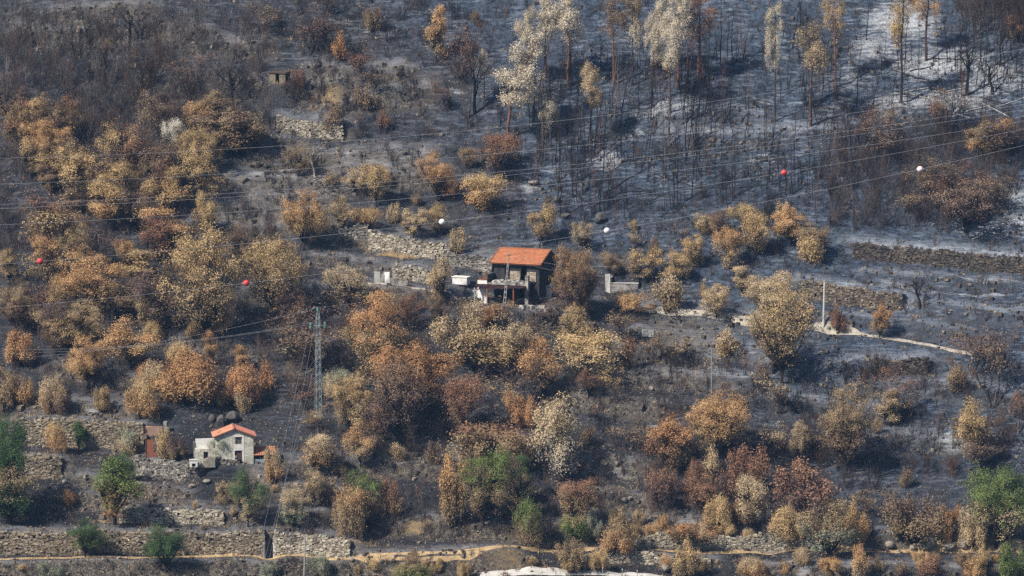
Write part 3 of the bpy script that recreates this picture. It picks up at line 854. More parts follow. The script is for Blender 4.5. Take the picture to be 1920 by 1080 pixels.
def t_bare(seed, h, stems, nch, r, spr=.62, up=.3, leafy=0, w=None, lsize=.17):
    rng = np.random.default_rng(seed); mb = MB(); ends = []
    for i in range(stems):
        a = rng.uniform(0, 6.28); tilt = 0.08 if stems == 1 else rng.uniform(.1, .55)
        d = [math.cos(a) * tilt, math.sin(a) * tilt, 1]
        b = [0, 0, -.4] if stems == 1 else [math.cos(a) * .15, math.sin(a) * .15, -.3]
        grow(mb, rng, b, d, h * (.62 if stems == 1 else rng.uniform(.5, .8)), r, 0, len(nch), nch, up, .12, 3, (.42, .7), spr, ends)
    me = mb.mesh('trunk' if leafy else 'burnt_shrub', (M['bark'],))
    V = np.concatenate(mb.V); ww = np.percentile(np.abs(V[:, :2]), 96) * 2; hh = np.percentile(V[:, 2], 99.7)
    parts = [('trunk', me)]
    if leafy:
        E = np.array([e[0] for e in ends]); D = np.array([e[1] for e in ends])
        k = rng.choice(len(E), min(leafy, len(E)), replace=False)
        Vv, Q, C = leaves(rng, E[k], D[k], 7, .22, lsize, 0, h)
        parts.append(('crown', mk_mesh('crown', Vv, Q, None, {'leaf': C}, False, (M['leaf'],))))
    return hh, ww, parts
for s in range(4): reg('snag', *t_bare(600 + s, 8.0, 1, (8, 4, 3), .15))
for s in range(5): reg('haze', *t_bare(620 + s, 6.5, 3, (8, 5, 2), .07, leafy=170))
for s in range(6): reg('twig', *t_bare(640 + s, 3.6, 9, (5, 4), .028, .5, .45))
for s in range(4): reg('twigtall', *t_bare(660 + s, 6.0, 5, (7, 4), .035, .45, .5))

def t_pole(seed, h):
    rng = np.random.default_rng(seed); mb = MB()
    lean = rng.normal(0, .4, 2); n = 7
    P = [[lean[0] * q * q * 2 + rng.normal(0, .09), lean[1] * q + rng.normal(0, .09), h * q - .4 * (q == 0)] for q in np.linspace(0, 1, n)]
    mb.tube(P, np.linspace(.085, .018, n), 5)
    for i in range(rng.integers(8, 24)):
        q = rng.uniform(.3, 1); z = h * q; a = rng.uniform(0, 6.28); l = rng.uniform(.4, 1.6)
        x0 = lean[0] * q * q * 2; y0 = lean[1] * q
        mb.tube([[x0, y0, z], [x0 + math.cos(a) * l * .6, y0 + math.sin(a) * l * .6, z + l * .5], [x0 + math.cos(a) * l * .8, y0 + math.sin(a) * l * .8, z + l * 1.3]], [.022, .016, .008], 3, cap=False)
    return h, 1.0, [('trunk', mb.mesh('burnt_stem', (M['bark'],)))]
for s in range(8): reg('pole', *t_pole(700 + s, 7.0))

# ------------------------------------------------------------------ vegetation: what stands where
COLR = {'O': (.485,.300,.148), 'o': (.41,.23,.112), 'Y': (.47,.335,.17), 'T': (.47,.365,.23), 'C': (.56,.50,.39), 'R': (.25,.14,.09), 'r': (.27,.155,.098),
        'B': (.215,.15,.105), 'P': (.14,.10,.088), 'G': (.14,.19,.06), 'D': (.072,.118,.05), 'S': (.21,.245,.18), 'L': (.25,.255,.10), 'W': (.68,.63,.54), 'N': (.305,.225,.135), 'M': (.31,.195,.10)}
SECOND = {'O': 'Y', 'o': 'R', 'Y': 'N', 'T': 'Y', 'C': 'T', 'R': 'P', 'r': 'R', 'B': 'N', 'P': 'B', 'G': 'L', 'D': 'G', 'S': 'T', 'L': 'Y', 'W': 'C', 'N': 'B', 'M': 'P'}
CWORD = {'O': 'orange-ochre', 'o': 'deep orange', 'Y': 'yellow-tan', 'T': 'pale tan', 'C': 'cream', 'R': 'russet', 'r': 'reddish', 'B': 'brown', 'P': 'purplish brown',
         'G': 'bright green', 'D': 'dark green', 'S': 'grey-green', 'L': 'yellow-green', 'W': 'white', 'N': 'olive-brown', 'M': 'chestnut-brown'}
# kind, base x, base y, height, width (photo pixels), colour [, second colour below, share of height it takes]; leaf tone, some also paint the shaded crown base
TREES = '''
airy 30 285 100 62 N Y .5
oak 52 285 100 70 Y O .45
oak 98 318 95 80 O N .45
tree 150 372 100 85 Y N .4
haze 20 300 110 70 r
tree 332 292 80 42 W
tree 385 262 78 70 O N .5
airy 440 268 76 84 T N .4
oak 374 345 108 76 Y N .5
tree 322 405 88 80 Y O .5
tree 205 425 88 84 Y O .6
narrow 310 475 92 80 O N .4
tree 95 430 48 46 o
haze 90 440 90 80 R
bush 88 535 82 56 O N .5
tree 235 505 64 42 O
oak 175 600 118 125 O Y .4
tree 118 610 90 64 Y N .4
oak 130 655 88 130 N Y .6
oak 28 625 90 80 N B .5
oak 386 642 196 142 Y N .6
oak 520 605 162 132 Y N .6
tree 274 622 84 56 T N .4
tree 245 690 94 104 O Y .4
oak 168 728 100 86 O Y .4
bush 30 685 66 82 o O .4
shrub 275 711 36 38 o
bush 336 706 64 54 Y N .4
narrow 396 685 76 32 o N .5
bush 355 758 92 138 o O .4
bush 452 758 72 84 o R .4
shrub 497 735 56 44 o
narrow 455 694 56 34 O
bush 95 775 66 54 T O .4
bush 36 762 70 66 N O .5
bush 195 772 48 48 Y
bush 266 786 68 72 Y O .5
shrub 8 770 52 40 N
oak 570 470 112 94 O Y .5
tree 640 436 68 48 T
tree 690 436 54 50 Y O .5
shrub 737 418 36 26 T
tree 776 446 58 46 T Y .4
tree 820 440 58 42 Y T .5
tree 705 388 92 60 Y N .4
oak 820 378 82 68 O o .4
tree 898 398 80 84 Y O .5
tree 930 330 90 84 R B .5
shrub 858 476 48 32 T
narrow 826 574 102 44 T Y .4
airy 656 578 86 96 T N .4
oak 702 704 158 134 o N .5
haze 600 690 130 110 P
haze 545 640 90 90 R
tree 884 694 124 112 T Y .5
tree 916 624 56 66 o
tree 962 704 108 106 T Y .5
oak 766 782 140 158 o R .4
bush 636 745 66 52 S T .5
airy 745 835 150 138 B P .6
oak 655 808 98 76 Y N .5
bush 868 816 104 86 R B .4
bush 925 872 96 160 r N .5
tree 1020 748 112 80 O Y .4
tree 1110 705 90 136 Y T .5
bush 1118 716 44 30 T
shrub 1180 690 60 36 r
tree 1012 464 92 54 Y N .4
airy 1096 470 64 48 T N .4
oak 1080 605 142 84 M P .55
oak 1086 602 118 90 N B .6
tree 1150 520 48 50 N
tree 1212 530 66 66 Y N .5
tree 1300 500 66 44 Y N .5
shrub 1306 500 34 28 T
tree 1368 505 88 54 O Y .5
tree 1418 480 86 66 Y N .4
tree 1484 458 74 70 O Y .4
shrub 1520 494 56 46 Y
shrub 1248 584 70 64 T N .4
bush 1182 582 44 80 N O .5
tree 1344 594 62 66 T
narrow 1390 552 60 44 T
oak 1440 600 94 110 T N .3
airy 1466 718 182 118 Y N .6
airy 1450 700 120 90 N B .5
tree 1420 640 60 50 T N .4
tree 1650 636 70 44 o N .4
bush 1570 622 44 44 R
haze 1865 765 150 120 B
haze 1820 700 90 90 R
airy 1810 435 120 150 B P .5
tree 1835 300 82 66 N O .4
tree 1878 290 70 56 O B .5
bush 105 848 56 40 Y O .5
bush 238 852 58 56 S T .45
shrub 308 858 42 32 Y
bush 330 862 46 66 P N .3
shrub 306 832 30 30 T
tree 408 868 58 42 S T .4
narrow 147 846 62 30 D
oak 12 968 188 96 D D
bush 20 985 90 96 N D .6
narrow 214 982 136 80 G o .35
tree 232 900 52 50 D
oak 465 988 96 78 D T .4
oak 160 1046 68 64 D G .5
oak 312 1072 94 72 D D
bush 95 1088 40 54 S
shrub 130 945 30 30 o
bush 430 945 56 50 T N .5
bush 514 906 68 54 T O .4
tree 590 884 76 64 T O .4
tree 586 952 76 46 T
tree 550 996 78 62 T S .5
tree 676 876 84 60 O T .5
shrub 745 864 36 36 T
bush 664 1006 116 64 O N .5
tree 686 985 102 74 G B .62
bush 730 975 80 60 R N .4
bush 846 985 130 70 O N .4
oak 905 985 146 110 G N .6
airy 960 985 120 80 B N .5
bush 596 1082 44 44 S
bush 505 1088 36 50 S
bush 770 1088 40 66 N L .5
bush 868 1088 36 40 Y
tree 1055 905 162 104 T C .4
narrow 980 945 98 42 D B .3
bush 985 1024 88 62 G N .45
bush 980 802 70 66 o
bush 1080 985 84 74 r N .5
bush 1078 1006 54 60 N G .5
bush 1110 1012 50 44 S
oak 1342 862 128 126 O Y .4
bush 1245 876 88 96 o R .5
shrub 1334 902 60 36 T
bush 1398 938 100 100 R r .5
bush 1238 952 92 66 r P .5
haze 1320 960 80 90 r
bush 1410 994 92 76 T N .4
bush 1342 1002 70 56 Y
bush 1158 1034 72 94 N O .4
bush 1300 1014 38 140 o N .4
bush 1070 1074 62 60 N Y .4
bush 1292 1084 66 68 Y N .4
bush 1410 1088 44 62 T O .5
oak 1588 892 164 102 N B .5
narrow 1670 800 80 56 N T .5
tree 1832 872 122 70 Y B .45
tree 1496 870 80 40 T
bush 1512 976 98 148 r P .5
bush 1478 1014 62 80 Y
tree 1556 1050 110 100 N S .5
bush 1602 1018 72 72 Y O .5
bush 1716 1016 98 134 B N .4
bush 1784 1010 76 44 o
oak 1868 1026 150 140 G T .4
oak 1890 1020 140 90 D T .3
bush 1822 1024 98 66 T
bush 1900 1090 66 72 G
bush 1830 1088 54 60 Y O .5
bush 1612 1084 58 58 O T .4
shrub 1745 1078 40 50 r
narrow 1910 78 60 50 r B .5
shrub 640 112 52 40 o
haze 585 105 90 70 R
narrow 818 118 124 44 O N .45
haze 880 222 180 90 R
shrub 686 205 40 46 N
shrub 480 285 60 50 N
shrub 235 292 44 46 R
shrub 200 100 24 22 Y
euca 908 190 92 30 C
eucalean 952 262 190 96 C
euca 992 165 146 44 C
euca 1022 155 165 48 C
euca 1066 160 178 66 C
euca 1108 268 142 46 T
tree 1022 262 78 40 C
eucathin 1150 160 170 46 B
euca 1186 160 170 44 N C .3
euca 1242 150 165 44 C
euca 1272 165 182 56 C
euca 1224 200 166 40 C
euca 1256 212 172 50 C
eucathin 1310 150 150 60 R
euca 1453 228 208 38 C
eucathin 1520 236 184 72 N T .6
eucathin 1566 165 180 44 Y
eucathin 1690 192 206 52 N Y .8
eucathin 1736 112 140 52 N O .7
snag 1812 180 110 50 P
snag 1860 176 64 56 P
snag 1875 122 70 40 P
snag 245 78 62 44 P
snag 265 172 62 46 P
snag 192 170 90 40 P
snag 355 232 100 50 P
snag 432 200 90 50 P
snag 890 212 120 60 P
snag 590 332 64 50 T
snag 1725 576 60 50 P
haze 350 180 80 70 R
airy 560 330 60 60 N
'''
LAND = [((980,515), 'orange-roofed farmhouse'), ((437,835), 'white stone cottage'), ((598,680), 'lattice mast'), ((522,145), 'small stone hut'),
        ((1545,570), 'concrete pole'), ((1165,525), 'roofless ruin'), ((75,490), 'left-edge red ball'), ((462,528), 'red ball over oaks'),
        ((1470,322), 'red ball over ash'), ((1725,317), 'pink ball'), ((829,417), 'white ball above wall'), ((505,1020), 'dark doorway'),
        ((1095,650), 'dead palm'), ((1334,700), 'thin steel post'), ((1735,1018), 'pale boulders'), ((1080,1075), 'paved road'), ((285,840), 'red rusty sheet'),
        ((1256,130), 'red-trunked cream eucalypt'), ((1690,120), 'white ash patch'), ((720,510), 'whitewashed ruin'), ((1055,810), 'cream leafy tree'), ((215,910), 'half-green tree'),
        ((1868,940), 'right-edge green tree'), ((250,200), 'upper left thicket'), ((1820,540), 'right terraces')]
KWORD = {'oak': 'broad scorched tree', 'airy': 'sparse scorched tree', 'tree': 'scorched tree', 'narrow': 'slender scorched tree', 'bush': 'scorched bush', 'shrub': 'little scorched shrub',
         'euca': 'scorched eucalyptus', 'eucalean': 'leaning scorched eucalyptus', 'eucathin': 'thin-crowned burnt eucalyptus', 'snag': 'bare burnt tree', 'haze': 'twiggy half-bare tree'}
ORD = ['first', 'second', 'third', 'fourth', 'fifth', 'sixth', 'seventh', 'eighth', 'ninth', 'tenth', 'eleventh', 'twelfth', 'thirteenth', 'fourteenth', 'fifteenth', 'sixteenth', 'seventeenth', 'eighteenth', 'nineteenth', 'twentieth']
def side(dx, dy):
    a = math.degrees(math.atan2(-dy, dx)) % 360
    return ['right of', 'upper right of', 'above', 'upper left of', 'left of', 'lower left of', 'below', 'lower right of'][int(((a + 22.5) % 360) // 45)]

rows = []
for ln in TREES.strip().splitlines():
    f = ln.split()
    rows.append(dict(kind=f[0], x=float(f[1]), y=float(f[2]), h=float(f[3]), w=float(f[4]), c=f[5], c2=f[6] if len(f) > 6 else None, mix=float(f[7]) if len(f) > 7 else 0.0))
rngi = np.random.default_rng(19)
AVOID = [(900, 455, 1062, 612), (352, 785, 510, 905), (495, 120, 550, 175), (585, 570, 615, 800), (1130, 510, 1205, 560), (690, 430, 850, 545), (1535, 520, 1556, 640), (1195, 565, 1440, 640), (1480, 600, 1840, 700)]
def in_poly(x, y, poly):
    n = len(poly); r = np.zeros(len(x), bool); j = n - 1
    for i in range(n):
        xi, yi = poly[i]; xj, yj = poly[j]
        c = ((yi > y) != (yj > y)) & (x < (xj - xi) * (y - yi) / (yj - yi + 1e-9) + xi); r ^= c; j = i
    return r
INFILL = [  # polygon, count, kinds, colours, height range, width/height
 ([(0,330),(330,330),(470,420),(480,640),(300,640),(0,720)], 32, 'haze haze airy tree narrow', 'NBRPY', (55, 115), .75),
 ([(0,200),(160,260),(330,240),(480,240),(460,400),(0,400)], 26, 'haze haze airy narrow', 'NYBRP', (60, 105), .7),
 ([(0,640),(480,620),(560,760),(440,775),(0,790)], 14, 'bush shrub', 'OYNT', (26, 56), .95),
 ([(480,560),(680,560),(980,600),(1180,640),(1180,760),(700,860),(600,800),(500,720)], 34, 'haze haze airy', 'NBRPY', (50, 96), .85),
 ([(560,330),(900,300),(900,430),(600,430)], 8, 'shrub tree', 'YTN', (28, 50), .85),
 ([(1130,430),(1560,400),(1560,520),(1300,560),(1200,500)], 14, 'tree haze shrub', 'NYTB', (34, 64), .85),
 ([(1000,660),(1500,660),(1500,860),(1100,860)], 12, 'haze haze shrub', 'NBPT', (34, 72), .9),
 ([(1180,830),(1600,840),(1640,1000),(1200,990)], 14, 'bush haze', 'RBNP', (36, 66), 1.0),
 ([(1560,690),(1919,640),(1919,900),(1640,930)], 12, 'haze haze shrub', 'BNRP', (40, 84), .9),
 ([(540,800),(860,820),(1130,900),(1120,1020),(660,1010),(520,960)], 12, 'haze shrub', 'NBYT', (30, 66), .9),
 ([(0,860),(540,890),(560,1060),(0,1075)], 8, 'shrub', 'YTN', (14, 30), 1.1),
 ([(640,1055),(1919,1050),(1919,1078),(640,1078)], 22, 'bush shrub', 'YTNO', (18, 40), 1.2),
 ([(1130,985),(1640,975),(1640,1012),(1130,1012)], 14, 'bush shrub', 'YTNO', (24, 46), 1.2),
 ([(480,20),(900,10),(930,250),(560,280)], 14, 'haze shrub', 'RBPN', (30, 70), .8),
 ([(1600,260),(1900,230),(1900,400),(1640,420)], 14, 'haze', 'BRPN', (55, 92), .95),
 ([(1220,500),(1450,560),(1450,640),(1260,640)], 6, 'shrub tree', 'TYN', (28, 50), .9)]
for poly, n, kinds, cols, hr, ar in INFILL:
    p_ = np.array(poly, float); lo = p_.min(0); hi = p_.max(0); got = []; tries = 0; kk = kinds.split()
    while len(got) < n and tries < 3000:
        tries += 1; q = rngi.uniform(lo, hi)
        if not in_poly(q[:1], q[1:], poly)[0] or any(a < q[0] < c and b < q[1] < d for a, b, c, d in AVOID) or any(abs(q[0] - s[0]) < 16 and abs(q[1] - s[1]) < 12 for s in got): continue
        if any(abs(q[0] - s['x']) < 14 and abs(q[1] - s['y']) < 10 for s in rows): continue
        got.append(q); k = kk[int(rngi.integers(len(kk)))]; h = rngi.uniform(*hr) * (.7 if k == 'shrub' else 1); c = cols[int(rngi.integers(len(cols)))]
        rows.append(dict(kind=k, x=q[0], y=q[1], h=h, w=h * ar * rngi.uniform(.8, 1.25), c=c, c2=None, mix=rngi.choice([0, 0, .35, .5])))
keys = {}
for r in rows:
    cy = r['y'] - r['h'] * .55
    d = [math.hypot(r['x'] - p[0], cy - p[1]) for p, n in LAND]; k = int(np.argmin(d))
    r['d'] = d[k]; r['rel'] = side(r['x'] - LAND[k][0][0], cy - LAND[k][0][1]) + ' the ' + LAND[k][1]
    kw = KWORD[r['kind']]
    if r['c'] in 'GDS': kw = {'bush': 'unburnt bush', 'narrow': 'slender unburnt tree', 'oak': 'broad unburnt tree', 'tree': 'unburnt tree'}.get(r['kind'], kw.replace('scorched', 'unburnt'))
    size = 'tall ' if r['h'] > 150 and 'euca' not in r['kind'] else ''
    r['desc'] = size + CWORD[r['c']] + ' ' + kw if r['kind'] != 'snag' else ('pale ' if r['c'] == 'T' else 'black ') + kw
    keys.setdefault((r['desc'], r['rel']), []).append(r)
for (desc, rel), rs in keys.items():
    rs.sort(key=lambda q: q['d'])
    for i, r in enumerate(rs):
        r['label'] = f'{desc} {rel}' if len(rs) == 1 else f'{desc} {rel}, {ORD[i]} out'
GROUPW = {'oak': 'broadleaf trees on the terraces', 'airy': 'broadleaf trees on the terraces', 'tree': 'broadleaf trees on the terraces', 'narrow': 'broadleaf trees on the terraces',
          'bush': 'bushes on the terraces', 'shrub': 'bushes on the terraces', 'euca': 'eucalypts on the upper slope', 'eucalean': 'eucalypts on the upper slope', 'eucathin': 'eucalypts on the upper slope',
          'snag': 'bare burnt trees', 'haze': 'twiggy half-bare trees'}
NAMEW = {'oak': 'broadleaf_tree', 'airy': 'broadleaf_tree', 'tree': 'broadleaf_tree', 'narrow': 'broadleaf_tree', 'bush': 'bush', 'shrub': 'bush', 'euca': 'eucalyptus_tree', 'eucalean': 'eucalyptus_tree',
         'eucathin': 'eucalyptus_tree', 'snag': 'bare_burnt_tree', 'haze': 'twiggy_tree'}
CATW = {'bush': 'bush', 'shrub': 'bush', 'euca': 'eucalyptus'}
rngt = np.random.default_rng(77)
G = ground([r['x'] for r in rows], [min(r['y'], 1095) for r in rows])
for i, (r, g) in enumerate(zip(rows, G)):
    px2 = 1.0 / (K * float((g - CAMPOS) @ FWD))
    tl = TPL[r['kind'] if not (r['kind'] == 'bush' and r['h'] > 80 and rngt.random() < .35) else 'tree']; t = tl[int(rngt.integers(len(tl)))]
    sz = r['h'] / px2 / t['h'] * 1.05; sx = r['w'] / px2 / t['w'] * 1.12
    if r['kind'] in ('bush', 'shrub'): sz *= 1.18; sx *= 1.04
    o = empty(NAMEW[r['kind']], g - np.array([0, 0, .05]), rngt.uniform(0, 6.28) if r['kind'] != 'eucalean' else 0.0)
    o.scale = (sx * rngt.uniform(.92, 1.1), sx * rngt.uniform(.92, 1.1), sz)
    if 'euca' not in r['kind']: o.rotation_euler[0] = rngt.normal(0, .06); o.rotation_euler[1] = rngt.normal(0, .06)
    tag(o, r['label'], CATW.get(r['kind'], 'tree'), GROUPW[r['kind']])
    c1 = np.array(COLR[r['c']]) * rngt.uniform(.9, 1.1); c2 = np.array(COLR[r['c2'] or SECOND[r['c']]])
    for nm, me in t['parts']:
        p = put(nm, me, o)
        if nm == 'crown':
            p.color = (*np.clip(c1, 0, 1), r['mix']); p['second_colour'] = [float(v) for v in c2]
        else:
            p.color = {'e': [(.20, .095, .06, 1), (.07, .05, .045, 1), (.11, .07, .06, 1)][i % 3], 'h': [(.12, .085, .075, 1), (.085, .065, .06, 1), (.16, .13, .115, 1)][i % 3]}.get(r['kind'][0], (.030, .027, .026, 1)) if not (r['kind'] == 'snag' and r['c'] == 'T') else (.36, .31, .26, 1)

# ------------------------------------------------------------------ scattered burnt stems and bare shrubs
def sample(rng, poly, n, mind, clump=0.0):
    p = np.array(poly, float); lo = p.min(0); hi = p.max(0); out = []
    tries = 0
    while len(out) < n and tries < n * 60:
        tries += 1
        q = rng.uniform(lo, hi)
        if clump and vnoise(q[0] / 45, q[1] / 30, 91) < clump * rng.random() + .2: continue
        if not in_poly(np.array([q[0]]), np.array([q[1]]), poly)[0]: continue
        if any(a < q[0] < c and b < q[1] < d for a, b, c, d in AVOID): continue
        if any(abs(q[0] - s[0]) < mind and abs(q[1] - s[1]) < mind for s in out): continue
        out.append(q)
    return np.array(out)

def merged(name, label, kindlist, pts, hpx, cols, rng, cat=None):
    mb = MB(); g = ground(pts[:, 0], pts[:, 1])
    for p in g:
        t = TPL[kindlist][int(rng.integers(len(TPL[kindlist])))]; me = t['parts'][0][1]
        if 'arr' not in t:
            v = np.empty(len(me.vertices) * 3, np.float32); me.vertices.foreach_get('co', v)
            lp = np.empty(len(me.loops), np.int32); me.loops.foreach_get('vertex_index', lp)
            tt = np.empty(len(me.polygons), np.int32); me.polygons.foreach_get('loop_total', tt)
            nq = int((tt == 4).sum()); t['arr'] = (v.reshape(-1, 3), lp[:nq * 4].reshape(-1, 4), lp[nq * 4:].reshape(-1, 3))
        v, q, tr = t['arr']; a = rng.uniform(0, 6.28); s = rng.uniform(*hpx) / 14.5 / t['h']; ca, sa = math.cos(a), math.sin(a)
        w = np.stack([v[:, 0] * ca - v[:, 1] * sa, v[:, 0] * sa + v[:, 1] * ca, v[:, 2]], 1) * s + p
        mb.add(w, Q=q, T=tr, C=np.array(cols[int(rng.integers(len(cols)))]) * rng.uniform(.7, 1.25))
    return tag(mb.build(name, M['litter']), label, cat, None, 'stuff')

rngs = np.random.default_rng(11)
CH = [(.022,.022,.024), (.035,.030,.030), (.05,.040,.038)]
BR = [(.10,.068,.058), (.075,.055,.050), (.14,.085,.06), (.09,.075,.070)]
GR = [(.17,.155,.145), (.12,.10,.09)]
UPSLOPE = [(985,150),(1100,110),(1300,130),(1500,60),(1640,120),(1790,80),(1919,110),(1919,230),(1800,250),(1560,300),(1540,420),(1300,430),(1010,400),(985,300)]
POLE_ZONES = [
 ([(985,180),(1060,150),(1330,150),(1340,330),(1250,420),(1000,400)], 160, (60, 140), 'thin blackened stem on ash'),
 ([(1340,120),(1560,60),(1640,200),(1600,320),(1520,420),(1345,330)], 85, (50, 135), 'thin blackened stem on grey slope'),
 ([(1600,60),(1800,60),(1919,120),(1919,250),(1700,260),(1640,190)], 50, (45, 120), 'thin blackened stem on white ash'),
]
def place(name, kind, pts, hpx, cols, label, cat, group, wk=1.0):
    g = ground(pts[:, 0], pts[:, 1])
    for p in g:
        t = TPL[kind][int(rngs.integers(len(TPL[kind])))]
        h = rngs.uniform(*hpx) / 14.5; s = h / t['h']
        o = put(name, t['parts'][0][1], None, p - np.array([0, 0, .05]), rngs.uniform(0, 6.28), (s * wk * rngs.uniform(.8, 1.2), s * wk * rngs.uniform(.8, 1.2), s))
        c = np.array(cols[int(rngs.integers(len(cols)))]) * rngs.uniform(.75, 1.25); o.color = (*c, 1); o.rotation_euler[0] = rngs.normal(0, .07); o.rotation_euler[1] = rngs.normal(0, .07)
        hw = 'tall' if h > (hpx[0] + hpx[1]) / 29 * 1.15 else ('short' if h < (hpx[0] + hpx[1]) / 29 * .8 else 'middling')
        qx, qy = project(p); k = int(np.argmin([math.hypot(qx - a[0], qy - a[1]) for a, n_ in LAND]))
        tag(o, f'{hw} ' + label.split(' @ ')[0] + ' ' + side(qx - LAND[k][0][0], qy - LAND[k][0][1]) + ' the ' + LAND[k][1], cat, group)
for poly, n, hp, lab in POLE_ZONES:
    place('burnt_sapling', 'pole', sample(rngs, poly, n, 4, .75), hp, CH + CH + [(.13,.11,.10), (.17,.075,.05)], lab, 'burnt stem', 'burnt stems on the upper slope', .8)
merged('distant_burnt_saplings', 'mass of smaller blackened stems on the upper slope', 'pole', sample(rngs, UPSLOPE, 480, 2, .6), (28, 75), CH, rngs)
merged('forest_edge_stems', 'dense dark stems of the burnt wood in the top right corner', 'twigtall', sample(rngs, [(1780,-60),(1980,-80),(1980,110),(1880,95),(1800,60)], 90, 4), (80, 130), BR, rngs)

SHRUB_ZONES = [
 ([(0,70),(300,90),(330,240),(300,340),(200,330),(100,250),(0,180)], 85, (40, 85), 'twigtall', BR, 'bare brown thicket shrub'),
 ([(300,70),(500,60),(500,150),(470,240),(330,200)], 22, (30, 65), 'twigtall', BR + GR, 'bare twiggy shrub'),
 ([(540,20),(900,10),(940,240),(700,290),(560,230),(560,110)], 40, (18, 50), 'twig', BR + CH, 'bare low shrub'),
 ([(1540,290),(1760,250),(1919,300),(1880,400),(1760,440),(1600,400)], 48, (40, 85), 'twigtall', BR, 'bare brown thicket shrub'),
 ([(960,270),(1250,290),(1560,300),(1560,440),(1250,450),(1050,440)], 40, (16, 45), 'twig', CH, 'charred low shrub'),
 ([(0,300),(330,330),(340,520),(240,470),(100,460),(0,560)], 32, (40, 80), 'twigtall', BR, 'bare purplish shrub'),
 ([(1000,690),(1260,660),(1420,730),(1280,790),(1100,770)], 24, (28, 60), 'twigtall', BR + GR, 'bare twiggy shrub'),
 ([(1440,740),(1560,760),(1660,880),(1780,760),(1919,780),(1919,880),(1640,960),(1560,900),(1450,880)], 44, (22, 60), 'twig', CH + BR, 'charred low shrub'),
 ([(1540,620),(1700,660),(1800,700),(1600,740)], 14, (24, 55), 'twig', BR, 'bare low shrub'),
 ([(700,860),(860,820),(1000,880),(880,960),(740,930)], 14, (24, 60), 'twigtall', BR + GR, 'bare grey shrub'),
 ([(470,560),(640,560),(650,700),(560,720),(480,690)], 18, (35, 75), 'twigtall', BR, 'bare purplish shrub'),
]
ns = 0
for poly, n, hp, kind, cols, lab in SHRUB_ZONES:
    pts = sample(rngs, poly, n, 8); ns += len(pts)
    n1 = min(len(pts), int(n * .78))
    place('burnt_shrub', kind, pts[:n1], hp, cols, lab, 'shrub', 'bare burnt shrubs', 1.15)
def brush(name, label, zones, seed):
    """masses of thin burnt twigs: fans of slim blades, many per plant"""
    rng = np.random.default_rng(seed); VV = []; CC = []
    for poly, n, hp, cols, dens in zones:
        pts = sample(rng, poly, n, 1.5); g = ground(pts[:, 0], pts[:, 1])
        for p in g:
            h = rng.uniform(*hp) / 14.5; m = int(rng.integers(7, 13)); a = rng.uniform(0, 6.28, m); tl = rng.uniform(.05, .5, m)
            b = p + np.stack([rng.normal(0, .12, m), rng.normal(0, .12, m), np.full(m, -.1)], 1)
            d = np.stack([np.cos(a) * tl, np.sin(a) * tl, np.ones(m)], 1) * (h * rng.uniform(.6, 1.05, m))[:, None]
            k = dens; j = np.repeat(np.arange(m), k); f = rng.uniform(.25, .95, len(j))
            tb = b[j] + d[j] * f[:, None]; td = nrm(d[j] + rng.normal(0, .45, (len(j), 3)) * h) * (h * rng.uniform(.15, .42, len(j)) * (1.2 - f * .6))[:, None]
            B = np.concatenate([b, tb]); D = np.concatenate([d, td]); wd = np.concatenate([np.full(m, .028), np.full(len(j), .017)])
            an = rng.uniform(0, 3.14, len(B)); S = np.stack([np.cos(an), np.sin(an) * .5, 0 * an], 1) * wd[:, None]
            VV.append(np.stack([B - S, B + S, B + D], 1).reshape(-1, 3)); c = np.array(cols[int(rng.integers(len(cols)))]) * rng.uniform(.7, 1.3)
            CC.append(np.tile(c, (len(B) * 3, 1)))
    V = np.concatenate(VV); C = np.concatenate(CC)
    tag(MB().add(V, T=np.arange(len(V)).reshape(-1, 3), C=C).build(name, M['litter']), label, None, None, 'stuff')
BR2 = [(.085,.066,.062), (.06,.052,.052), (.115,.078,.064), (.085,.082,.085), (.04,.038,.041)]
brush('burnt_thicket', 'tangle of thin brown burnt scrub on the upper left slope', [([(-20,30),(500,30),(520,240),(340,350),(200,360),(-20,340)], 820, (20, 62), BR2 + GR, 8)], 51)
brush('brown_thicket', 'tangle of thin brown burnt scrub around the pink ball', [([(1540,280),(1760,240),(1940,240),(1900,410),(1760,440),(1560,430)], 480, (20, 66), BR2, 8), ([(1780,-80),(1960,-80),(1960,110),(1880,95),(1800,60)], 120, (50, 90), BR2, 8)], 52)
brush('burnt_undergrowth', 'low burnt scrub scattered over the whole hillside', [
  ([(460,0),(1000,0),(960,330),(500,420)], 420, (10, 42), BR2 + CH, 7), ([(960,240),(1560,300),(1560,450),(960,450)], 260, (10, 38), CH + BR2, 6), ([(960,-20),(1640,-20),(1600,300),(980,240)], 170, (10, 34), CH + BR2, 6), ([(1640,100),(1940,120),(1940,260),(1660,260)], 70, (8, 24), CH, 6),
  ([(1000,600),(1940,640),(1940,900),(1000,860)], 520, (10, 44), BR2 + CH, 7), ([(-20,380),(480,380),(680,700),(-20,780)], 680, (14, 58), BR2, 7), ([(480,440),(980,580),(980,860),(560,860)], 330, (12, 48), BR2, 7), ([(1130,430),(1940,430),(1940,640),(1200,600)], 240, (8, 30), BR2, 6),
  ([(540,820),(1640,860),(1640,1010),(560,1010)], 420, (10, 42), BR2, 7), ([(-20,860),(1940,960),(1940,1085),(-20,1085)], 260, (6, 22), BR2 + [(.26,.18,.11)], 6)], 53)

